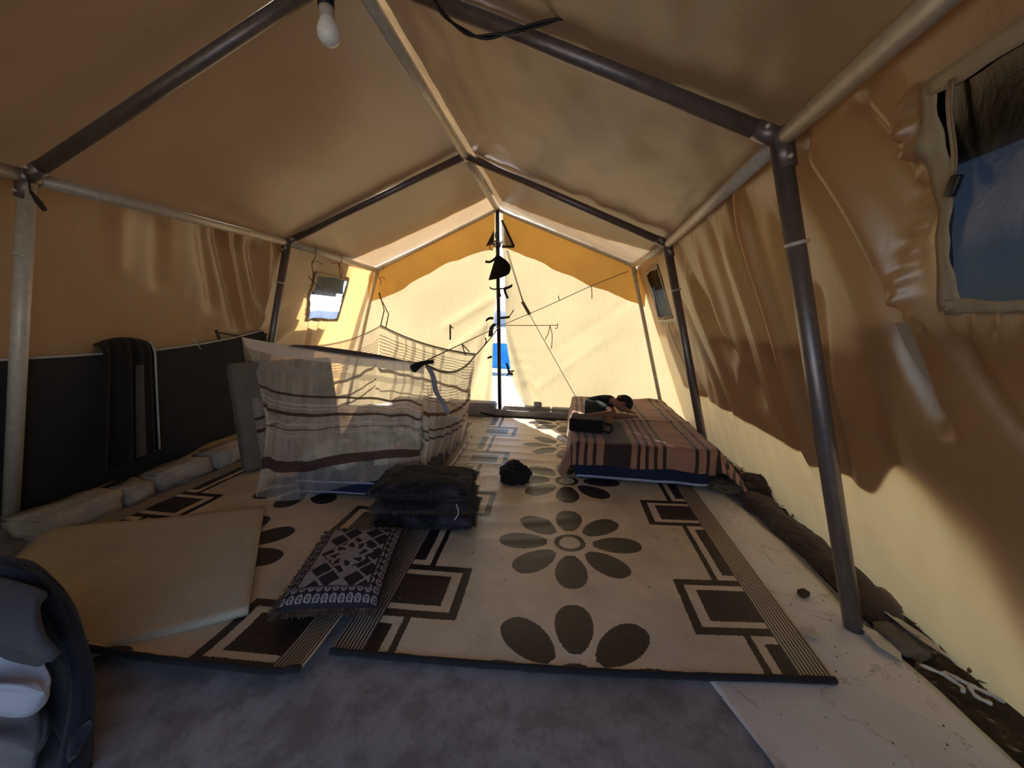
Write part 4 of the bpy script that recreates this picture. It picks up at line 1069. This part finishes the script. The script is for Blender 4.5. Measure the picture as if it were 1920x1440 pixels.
crumple('crumpled_cloth', (0.505, 2.60, 0.013), (0.19, 0.20, 0.145), M_black_cloth, 'crumpled black cloth heap alone on the flower rug', 'cloth', 21, 5, 0.34, f1=1.05)

# ------------------------------------------------------------------ bed on the right
bd = empty('bed_mattress', (1.38, 3.55, 0), 'navy mattress with a white piped edge under the striped blanket', 'mattress')
slab(Matrix.Translation((1.36, 3.535, 0.151)), (0.895, 1.66, 0.262), 0.035, M_navy, 'cover', bd, seed=14)
mb = MB(); mb.tube([(0.925 + 0.86 * i / 30, 2.692 + 0.006 * ns(i * 0.3, 2), 0.050 + 0.006 * ns(i * 0.2, 7)) for i in range(31)], 0.009, 8); mb.build('piping', M_bluepipe, bd)
def blanket_mat():
    t = MT('striped_wool_blanket')
    u, v = t.uv()
    w = u + (t.noise(3, 2, 0.5, vec=t.coord('UV')) - 0.5) * 0.03
    base = (0.36, 0.18, 0.125); dk = (0.045, 0.026, 0.026)
    m = None
    for (a, b) in [(-0.045, -0.022), (0.012, 0.034), (0.065, 0.087), (0.122, 0.145), (0.195, 0.375), (0.415, 0.437), (0.470, 0.492), (0.525, 0.547), (0.580, 0.602), (0.775, 0.797), (0.845, 0.867), (0.915, 0.937), (0.99, 1.02), (1.06, 1.09), (1.13, 1.17)]:
        q = w.band(a, b); m = q if m is None else m.max(q)
    n = t.noise(8, 4, 0.6)
    c = t.mixc(m, base, dk)
    c = t.mixc(1.0, c, t.ramp(n, (0.3, 0.82), (0.7, 1.06)), 'MULTIPLY')
    return t.done(t.principled(c, 0.95, normal=t.bump(t.noise(220, 2), 0.35, 0.004), spec=0.15, **{'Sheen Weight': 0.35, 'Sheen Roughness': 0.5}))
BX0, BX1, BY0, BY1, BZ = 0.905, 1.825, 2.685, 4.385, 0.292
def blanket_fn(a, b):
    u = lerp(-0.25, 1.26, a); v = lerp(-0.155, 1.72, b)
    x = BX0 + max(0, min(BX1 - BX0, u)); y = BY0 + max(0, min(BY1 - BY0, v))
    ox = u if u < 0 else (u - (BX1 - BX0) if u > BX1 - BX0 else 0.0)
    oy = v if v < 0 else (v - (BY1 - BY0) if v > BY1 - BY0 else 0.0)
    z = BZ + 0.010 * ns(u * 4, v * 4, 41) + 0.004 * ns(u * 12, v * 12, 44) + 0.010 * math.exp(-((v - 0.65 - 0.08 * u) / 0.03) ** 2) * smooth((u - 0.35) / 0.2)
    z += 0.02 * math.exp(-((v - 1.65) / 0.06) ** 2) * math.exp(-((u - 0.8) / 0.12) ** 2)
    R = math.hypot(ox, oy)
    if R > 0:
        dx, dy = ox / R, oy / R
        r0 = 0.022
        t = min(R, r0 * 1.57)
        outw = r0 * math.sin(min(1.57, R / r0)) ; drop = r0 * (1 - math.cos(min(1.57, R / r0)))
        rest = max(0.0, R - r0 * 1.57)
        flare = 0.10
        if ox > 0:
            flare = 0.62 * smooth((2.2 - v) / 2.0 + 0.2) * (1 - 0.8 * math.exp(-((v - 0.42) / 0.16) ** 2))
        elif ox < 0: flare = 0.10 + 0.22 * smooth((0.5 - v) / 0.5)
        s = rest
        outw += s * flare; drop += s * math.sqrt(max(0.05, 1 - flare * flare))
        outw += 0.014 * math.sin((u * 16 if abs(oy) > abs(ox) else v * 13) + 1) * min(1, rest / 0.08)
        x += dx * outw; y += dy * outw; z -= drop
        if ox < 0 and oy < 0: z = max(z, 0.055)
    z = max(z, 0.020 + 0.004 * ns(u * 9, v * 9))
    return (x, y, z)
mb = MB(); mb.grid(blanket_fn, 130, 150, uvf=lambda a, b: (lerp(-0.25, 1.26, a), lerp(-0.155, 1.72, b)))
tag(mb.build('striped_blanket', blanket_mat(), solid=0.006, off=1), 'reddish brown wool blanket with dark stripes spread over the bed', 'blanket')

# ------------------------------------------------------------------ sleeping child
def skin_body(name, joints, edges, mat, parent, sub=2):
    names = list(joints); me = bpy.data.meshes.new(name)
    me.from_pydata([joints[k][0] for k in names], [(names.index(a), names.index(b)) for a, b in edges], [])
    o = bpy.data.objects.new(name, me); C.objects.link(o)
    m = o.modifiers.new('skin', 'SKIN'); m.use_smooth_shade = True; m.branch_smoothing = 0.6
    for i, k in enumerate(names):
        r = joints[k][1]; r = (r, r) if not isinstance(r, tuple) else r
        me.skin_vertices[0].data[i].radius = r
        me.skin_vertices[0].data[i].use_root = (i == 0)
    s = o.modifiers.new('smooth', 'SUBSURF'); s.levels = s.render_levels = sub
    me.materials.append(mat)
    if parent: o.parent = parent; o.matrix_parent_inverse = Matrix.Translation(-parent.location)
    return o
M_skin = plain('warm_brown_skin', (0.26, 0.125, 0.08), 0.55, var=0.08, bump=0.03)
M_hair = cloth('black_hair', (0.012, 0.009, 0.008), 0.6)
M_shirt = cloth('dark_shirt', (0.022, 0.020, 0.028))
M_shorts = cloth('dark_green_shorts', (0.018, 0.028, 0.030))
ps = empty('person', (1.12, 3.42, 0.30), 'small child in dark shirt and shorts curled up asleep on the striped blanket', 'person')
V = Vector
bj = {'pelvis': (V((1.010, 3.49, 0.372)), 0.066), 'belly': (V((1.075, 3.56, 0.380)), 0.062), 'chest': (V((1.150, 3.585, 0.390)), (0.074, 0.066)), 'neckb': (V((1.205, 3.575, 0.405)), 0.040), 'neck': (V((1.232, 3.555, 0.408)), 0.032),
      'skull': (V((1.272, 3.525, 0.402)), (0.062, 0.060)), 'crown': (V((1.318, 3.515, 0.398)), (0.058, 0.056)), 'face': (V((1.290, 3.470, 0.382)), (0.040, 0.036)),
      'hipU': (V((1.040, 3.44, 0.398)), 0.052), 'thU': (V((1.120, 3.350, 0.392)), 0.047), 'kneeU': (V((1.195, 3.275, 0.372)), 0.036), 'calfU': (V((1.110, 3.255, 0.362)), 0.032), 'ankU': (V((1.025, 3.250, 0.352)), 0.022), 'heelU': (V((1.000, 3.245, 0.350)), 0.023), 'toeU': (V((0.985, 3.195, 0.342)), 0.017),
      'hipL': (V((1.030, 3.43, 0.352)), 0.050), 'kneeL': (V((1.180, 3.235, 0.335)), 0.034), 'calfL': (V((1.130, 3.185, 0.330)), 0.030), 'ankL': (V((1.085, 3.140, 0.327)), 0.021), 'heelL': (V((1.075, 3.122, 0.325)), 0.021), 'toeL': (V((1.125, 3.092, 0.322)), 0.017),
      'shU': (V((1.190, 3.535, 0.440)), 0.036), 'elU': (V((1.262, 3.425, 0.400)), 0.026), 'faU': (V((1.300, 3.440, 0.380)), 0.022), 'wrU': (V((1.330, 3.455, 0.365)), 0.017),
      'shL': (V((1.185, 3.520, 0.370)), 0.036), 'elL': (V((1.220, 3.380, 0.335)), 0.026), 'faL': (V((1.290, 3.415, 0.328)), 0.021), 'wrL': (V((1.340, 3.445, 0.322)), 0.016), 'palmL': (V((1.368, 3.458, 0.320)), (0.017, 0.012)), 'palmU': (V((1.348, 3.470, 0.352)), (0.016, 0.012))}
be = [('pelvis', 'belly'), ('belly', 'chest'), ('chest', 'neckb'), ('neckb', 'neck'), ('neck', 'skull'), ('skull', 'crown'), ('skull', 'face'),
      ('pelvis', 'hipU'), ('hipU', 'thU'), ('thU', 'kneeU'), ('kneeU', 'calfU'), ('calfU', 'ankU'), ('ankU', 'heelU'), ('heelU', 'toeU'),
      ('pelvis', 'hipL'), ('hipL', 'kneeL'), ('kneeL', 'calfL'), ('calfL', 'ankL'), ('ankL', 'heelL'), ('heelL', 'toeL'),
      ('chest', 'shU'), ('shU', 'elU'), ('elU', 'faU'), ('faU', 'wrU'), ('wrU', 'palmU'), ('chest', 'shL'), ('shL', 'elL'), ('elL', 'faL'), ('faL', 'wrL'), ('wrL', 'palmL')]
def fingers(pre, base, fwd, side, up):
    for i, (o, L) in enumerate([(-0.017, 0.030), (-0.006, 0.036), (0.005, 0.034), (0.016, 0.027)]):
        k0, k1, k2 = f'{pre}f{i}a', f'{pre}f{i}b', f'{pre}f{i}c'
        b0 = base + side * o + fwd * 0.012
        bj[k0] = (b0, 0.0052); bj[k1] = (b0 + fwd * L * 0.55 + side * o * 0.3 + up * 0.004, 0.0048); bj[k2] = (b0 + fwd * L * 0.95 + side * o * 0.5 - up * 0.007, 0.0042)
        be.extend([(pre, k0), (k0, k1), (k1, k2)])
    b0 = base - fwd * 0.006 - side * 0.014
    bj[pre + 't0'] = (b0, 0.0065); bj[pre + 't1'] = (b0 - side * 0.013 + fwd * 0.012, 0.0056); bj[pre + 't2'] = (b0 - side * 0.018 + fwd * 0.026, 0.0046)
    be.extend([(pre, pre + 't0'), (pre + 't0', pre + 't1'), (pre + 't1', pre + 't2')])
fingers('palmL', bj['palmL'][0], V((0.9, 0.42, -0.05)).normalized(), V((0.42, -0.9, 0)).normalized(), V((0, 0, 1)))
fingers('palmU', bj['palmU'][0], V((0.75, 0.6, -0.2)).normalized(), V((0.6, -0.75, 0)).normalized(), V((0, 0, 1)))
KS = lambda p: V((1.10, 3.38, 0.30)) + (p - V((1.10, 3.42, 0.30))) * 1.10
def grow(j): return {k: (KS(v[0]), tuple(q * 1.1 for q in v[1]) if isinstance(v[1], tuple) else v[1] * 1.1) for k, v in j.items()}
skin_body('body', grow(bj), be, M_skin, ps)
sh = {'a': (V((1.000, 3.495, 0.375)), 0.078), 'b': (bj['belly'][0], 0.078), 'c': (bj['chest'][0], (0.081, 0.074)), 'd': (V((1.200, 3.578, 0.405)), 0.048), 'su': (bj['shU'][0], 0.044), 'eu': (V((1.222, 3.488, 0.426)), 0.038), 'sl': (bj['shL'][0], 0.044), 'el': (V((1.200, 3.455, 0.354)), 0.038)}
skin_body('shirt', grow(sh), [('a', 'b'), ('b', 'c'), ('c', 'd'), ('c', 'su'), ('su', 'eu'), ('c', 'sl'), ('sl', 'el')], M_shirt, ps)
so_ = {'p': (V((1.005, 3.485, 0.374)), 0.076), 'w': (V((1.045, 3.53, 0.378)), 0.070), 'hu': (bj['hipU'][0], 0.060), 'tu': (bj['thU'][0], 0.055), 'ku': (V((1.178, 3.292, 0.376)), 0.045), 'hl': (bj['hipL'][0], 0.056), 'kl': (V((1.155, 3.265, 0.340)), 0.044)}
skin_body('shorts', grow(so_), [('p', 'w'), ('p', 'hu'), ('hu', 'tu'), ('tu', 'ku'), ('p', 'hl'), ('hl', 'kl')], M_shorts, ps)
bm = bmesh.new(); bmesh.ops.create_icosphere(bm, subdivisions=3, radius=1)
for v in bm.verts:
    p = v.co; k = 1 + 0.05 * noise.noise(p * 5)
    if p.y < -0.25 and p.x < 0.2: k *= 0.80
    v.co = KS(V((1.302 + p.x * 0.072 * k, 3.532 + p.y * 0.070 * k, 0.408 + p.z * 0.068 * k)))
bm.verts.index_update(); mb = MB(); mb.poly([v.co for v in bm.verts], [[v.index for v in q.verts] for q in bm.faces]); bm.free()
mb.build('hair', M_hair, ps)
mb = MB()
for (c, d) in [((1.268, 3.440, 0.392), 0.011), ((1.296, 3.438, 0.402), 0.006), ((1.300, 3.436, 0.378), 0.006)]:
    bmx = Matrix.Translation(KS(V(c))) @ Matrix.Scale(1.1, 4)
    mb.lathe([(0.0, -d), (d * 0.7, -d * 0.7), (d, 0), (d * 0.7, d * 0.7), (0.0, d)], 10, bmx)
mb.build('facial_features', M_skin, ps)
mb = MB(); mb.lathe([(0.0, -0.006), (0.014, -0.005), (0.018, 0.0), (0.013, 0.006), (0.0, 0.004)], 12, Matrix.Translation(KS(V((1.262, 3.520, 0.462)))) @ Matrix.Rotation(0.5, 4, 'X')); mb.build('ear', M_skin, ps)

# black bag by the child's feet
bag = empty('black_bag', (1.0, 3.05, 0.30), 'black box shaped bag by the feet of the child on the bed edge', 'bag')
slab(Matrix.Translation((0.995, 2.985, 0.352)) @ Matrix.Rotation(math.radians(-9), 4, 'Z'), (0.25, 0.20, 0.10), 0.018, cloth('black_bag_cloth', (0.010, 0.009, 0.010)), 'bag_body', bag, amp=0.004, seed=3)
mb = MB(); mb.tube(spline([(1.10, 2.90, 0.325), (1.15, 2.895, 0.315), (1.175, 2.93, 0.335), (1.16, 2.97, 0.355), (1.11, 2.96, 0.365)], 6), 0.008, 8); mb.build('bag_strap', M_black_cloth, bag)

# ------------------------------------------------------------------ folded blankets in the left foreground
M_navyb = cloth('navy_fleece', (0.012, 0.013, 0.026), fuzz=0.12)
M_greyb = cloth('grey_fleece', (0.065, 0.060, 0.075), fuzz=0.1)
M_sheet = cloth('pale_blue_white_sheet', (0.42, 0.42, 0.50), var=0.15)
arch = spline([(-1.0, 0.0, 0.47), (-0.75, 0.0, 0.500), (-0.545, 0.0, 0.497), (-0.44, 0.0, 0.485), (-0.370, 0.0, 0.440), (-0.325, 0.0, 0.345), (-0.300, 0.0, 0.218), (-0.290, 0.0, 0.096), (-0.288, 0.0, 0.012)], 8)
def hood(a, b):
    i = a * (len(arch) - 1); k = min(len(arch) - 2, int(i)); p = arch[k].lerp(arch[k + 1], i - k)
    lip = 0.03 * math.exp(-b / 0.15)
    return Vector((p.x - 0.02 * b * b + 0.045 * smooth((0.26 - p.z) / 0.26) - lip * smooth(a * 1.6 - 0.6), lerp(0.680, 0.738, b) - 0.075 * smooth((0.26 - p.z) / 0.26) + 0.012 * ns(a * 5, b * 3, 3), max(0.012, p.z - lip * 0.6 - 0.02 * b * b + 0.010 * ns(a * 6, b * 6, 9))))
mb = MB(); mb.grid(hood, 60, 14)
mb.grid(lambda a, b: hood(a, 1).lerp(Vector((-1.0, 0.95, 0.02)), b), 60, 8)
tag(mb.build('navy_blanket', M_navyb, solid=0.028, off=-1), 'thick navy blanket humped over at the near left', 'blanket')
gb = empty('grey_blanket', (-0.55, 0.72, 0.25), 'grey folded blanket with a dark double stripe tucked under the navy one', 'blanket')
def gfold(a, b):
    t = b * math.pi * 1.15
    zt = 0.540 - 0.10 * a; th = 0.050
    y = 0.675 - 0.055 * math.sin(min(t, 2.2)) + 0.006 * ns(a * 5, b * 4, 2)
    x = lerp(-0.95, -0.232, a) - 0.09 * a * smooth((b - 0.5) / 0.5) - 0.10 * a * (1 - smooth(b / 0.5))
    z = zt - th + th * math.cos(t) - 0.020 * b + 0.008 * ns(a * 5, b * 4, 4)
    return Vector((x, y, z))
mb = MB(); mb.grid(gfold, 40, 30); mb.build('fabric', M_greyb, gb, solid=0.018, off=-1)
for k in (0.42, 0.50):
    mb = MB(); mb.grid(lambda a, b: gfold(lerp(0.0, 0.985, a), k + 0.028 * b) + Vector((0, -0.004, 0.002)), 40, 2); mb.build('stripe', M_navyb, gb, solid=0.002)
def lump(name, mat, label, cat, x0, x1, yc, zc, r, seed, amp):
    def fn(a, b):
        t = b * 2 * math.pi; q = max(0.0, (a - 0.72) / 0.28); tap = math.sqrt(max(0.0, 1 - q * q))
        rr_ = r * (1 + amp * ns(a * 4 + seed, math.cos(t) * 1.3, math.sin(t) * 1.3))
        zz = zc + rr_ * math.sin(t) * tap + amp * 0.06 * math.sin(a * 9 + t * 2) * tap
        return Vector((lerp(x0, x1, a), yc + rr_ * 0.8 * math.cos(t) * tap, max(0.004, zz)))
    mb = MB(); mb.grid(fn, 50, 44); return tag(mb.build(name, mat), label, cat)
lump('white_sheet', M_sheet, 'crumpled bluish white sheet rolled below the grey blanket', 'sheet', -0.80, -0.255, 0.600, 0.275, 0.066, 3, 0.55)
lump('pale_cloth', cloth('pale_grey_pink_cloth', (0.24, 0.21, 0.23), var=0.3), 'pale crumpled cloth at the bottom of the near left pile', 'cloth', -0.85, -0.335, 0.610, 0.090, 0.095, 9, 0.5)

# ------------------------------------------------------------------ right wall foot: cloth roll and litter
M_brownroll = cloth('brown_fleece', (0.060, 0.032, 0.022), fuzz=0.15)
def roll(a, b):
    y = lerp(1.50, 2.70, a); t = b * 2 * math.pi
    xc = interp([1.5, 1.83, 2.1, 2.35, 2.6, 2.7], [2.065, 2.09, 2.07, 2.05, 2.02, 2.0], y)
    r = (0.072 + 0.024 * ns(y * 5, 2)) * (1 + 0.22 * ns(y * 5, math.cos(t) * 1.5, math.sin(t) * 1.5) + 0.20 * (0.5 - abs(ns(y * 14 + 2 * math.cos(t), math.cos(t) * 2, math.sin(t) * 2))))
    r *= math.sqrt(max(0.05, 1 - (abs(a - 0.5) * 2) ** 8))
    return Vector((xc + r * 1.05 * math.cos(t), y, max(-0.03, 0.022 + r * 0.62 * math.sin(t))))
mb = MB(); mb.grid(roll, 180, 48)
tag(mb.build('rolled_blanket', M_brownroll), 'long brown blanket rolled up at the foot of the right wall', 'blanket')
crumple('crumpled_cloth', (2.09, 2.72, 0.0), (0.30, 0.22, 0.15), cloth('dark_rag', (0.045, 0.028, 0.022)), 'dark brown rag bunched at the far end of the rolled blanket', 'cloth', 12, 4, 0.32)
crumple('crumpled_cloth', (1.93, 2.74, 0.01), (0.26, 0.20, 0.09), cloth('olive_rag', (0.13, 0.10, 0.06)), 'flat olive rag beside the corner of the striped blanket', 'cloth', 15, 4, 0.30)
crumple('crumpled_cloth', (2.05, 1.45, 0.0), (0.12, 0.16, 0.05), cloth('grey_brown_rag', (0.16, 0.12, 0.09)), 'small grey brown rag on the soil near the right post', 'cloth', 17, 3, 0.35)
crumple('crumpled_cloth', (2.145, 1.66, 0.0), (0.07, 0.13, 0.07), cloth('tan_rag', (0.20, 0.14, 0.10)), 'tan rag lying against the right wall behind the post', 'cloth', 19, 3, 0.3)
def scrap(name, c, pts, mat, label, cat, curl=0.01):
    mb = MB(); n = len(pts); rnd = random.Random(len(label))
    ctr = V((sum(p[0] for p in pts) / n, sum(p[1] for p in pts) / n, 0.012))
    vv = [ctr] + [V((p[0], p[1], rnd.uniform(0.0, curl * 2))) for p in pts]
    mb.poly(vv, [(0, i + 1, (i + 1) % n + 1) for i in range(n)])
    o = mb.build(name, mat, smooth=False, solid=0.0015); o.location = c
    return tag(o, label, cat)
M_paper = plain('scrap_paper', (0.62, 0.57, 0.50), 0.8)
M_plas = plain('scrap_plastic', (0.50, 0.42, 0.34), 0.4)
scrap('paper_scrap', (1.955, 1.42, 0.012), [(-0.02, 0.07), (0.03, 0.05), (0.05, -0.03), (0.02, -0.08), (-0.02, -0.03)], M_paper, 'white paper scrap beside the foot of the near right post', 'paper')
scrap('paper_scrap', (1.735, 1.425, 0.012), [(-0.025, 0.02), (0.03, 0.025), (0.04, -0.02), (0.0, -0.03)], M_paper, 'small white paper scrap on the plastic sheet at the rug edge', 'paper')
scrap('plastic_scrap', (2.08, 1.44, 0.02), [(-0.03, 0.10), (0.02, 0.08), (0.05, 0.0), (0.04, -0.09), (0.0, -0.02), (-0.02, 0.02)], M_plas, 'crinkled tan plastic scrap on the soil by the right wall', 'scrap', 0.02)
mb = MB()
for pts in ([(2.02, 1.33, 0.025), (2.05, 1.29, 0.035), (2.07, 1.30, 0.03), (2.09, 1.255, 0.04), (2.13, 1.24, 0.03), (2.145, 1.21, 0.035)], [(2.05, 1.29, 0.035), (2.075, 1.255, 0.028), (2.06, 1.235, 0.03)], [(2.09, 1.255, 0.04), (2.085, 1.225, 0.03), (2.11, 1.205, 0.028)]):
    sp = spline(pts, 4); mb.tube(sp, [0.004 + 0.003 * abs(math.sin(i * 1.1)) for i in range(len(sp))], 6)
tag(mb.build('twisted_scrap', M_paper), 'twisted white strip of litter on the soil nearest the camera', 'scrap')
scrap('paper_scrap', (2.17, 3.12, 0.03), [(-0.05, 0.06), (0.03, 0.09), (0.06, 0.0), (0.02, -0.08), (-0.04, -0.05)], M_paper, 'pale torn scrap in the leaf litter behind the bed', 'paper', 0.03)
rough_block('clod', (0, 0, 0), (0.035, 0.032, 0.022), 0.4, soil_mat(), None, 0.006, 41)
cl = bpy.data.objects['clod']; cl.location = (1.842, 1.66, 0.018); tag(cl, 'small lump of dark earth on the white plastic sheet', 'clod')
# leaf litter and grit: too small to tell apart
rnd = random.Random(4); mb = MB()
for i in range(900):
    y = rnd.choice([rnd.uniform(2.7, 3.5), rnd.uniform(0.6, 3.6)]); x = rnd.uniform(2.02, 2.17); s = rnd.uniform(0.004, 0.018)
    p = V((x, y, 0.004 + 0.03 * rnd.random())); a = rnd.uniform(0, 6.3); d = V((math.cos(a), math.sin(a), rnd.uniform(-0.5, 0.6))) * s; e = V((-d.y, d.x, rnd.uniform(-0.4, 0.4) * s)) * 0.5
    mb.poly([p - d, p + e, p + d, p - e], [(0, 1, 2, 3)])
lt = MT('dry_leaves'); lc = lt.ramp(lt.noise(40, 2), (0.35, (0.04, 0.025, 0.015)), (0.55, (0.13, 0.085, 0.045)), (0.7, (0.26, 0.20, 0.12)))
tag(mb.build('leaf_litter', lt.done(lt.principled(lc, 0.9, spec=0.2)), smooth=False), 'dry leaf litter strewn on the soil along the right wall', 'litter', kind='stuff')
rnd = random.Random(9); mb = MB()
for i in range(170):
    x, y = rnd.uniform(0.2, 1.95), rnd.uniform(1.1, 3.9)
    if rnd.random() < 0.4: x, y = rnd.uniform(1.45, 1.98), rnd.uniform(0.7, 2.5)
    s = rnd.uniform(0.002, 0.005)
    z = 0.019
    mb.poly([(x - s, y - s, z), (x + s, y - s * .5, z), (x + s * .4, y + s, z), (x, y, z + s)], [(0, 1, 3), (1, 2, 3), (2, 0, 3), (2, 1, 0)])
tag(mb.build('floor_crumbs', M_rope, smooth=False), 'scattered dark crumbs of dirt on the rug and plastic sheet', 'dirt', kind='stuff')

# ------------------------------------------------------------------ outside the back door
def tarp_mat():
    t = MT('blue_tarpaulin'); d = t.node('ShaderNodeBsdfDiffuse'); tl = t.node('ShaderNodeBsdfTranslucent')
    n = t.ramp(t.noise(3, 4), (0.3, (0.06, 0.30, 0.62)), (0.7, (0.14, 0.46, 0.78)))
    t.set(d.inputs['Color'], n); t.set(tl.inputs['Color'], n)
    return t.done(t.mixs(0.6, d.outputs[0], tl.outputs[0]))
mb = MB(); mb.grid(lambda a, b: (lerp(-3, 2.5, a), 9.0 + 0.05 * math.sin(a * 40), lerp(0.02, 0.60 + 0.03 * ns(a * 12, 1), b)), 60, 8)
tag(mb.build('blue_tarpaulin', tarp_mat(), solid=0.004), 'blue tarpaulin seen through the back door slit', 'tarpaulin')
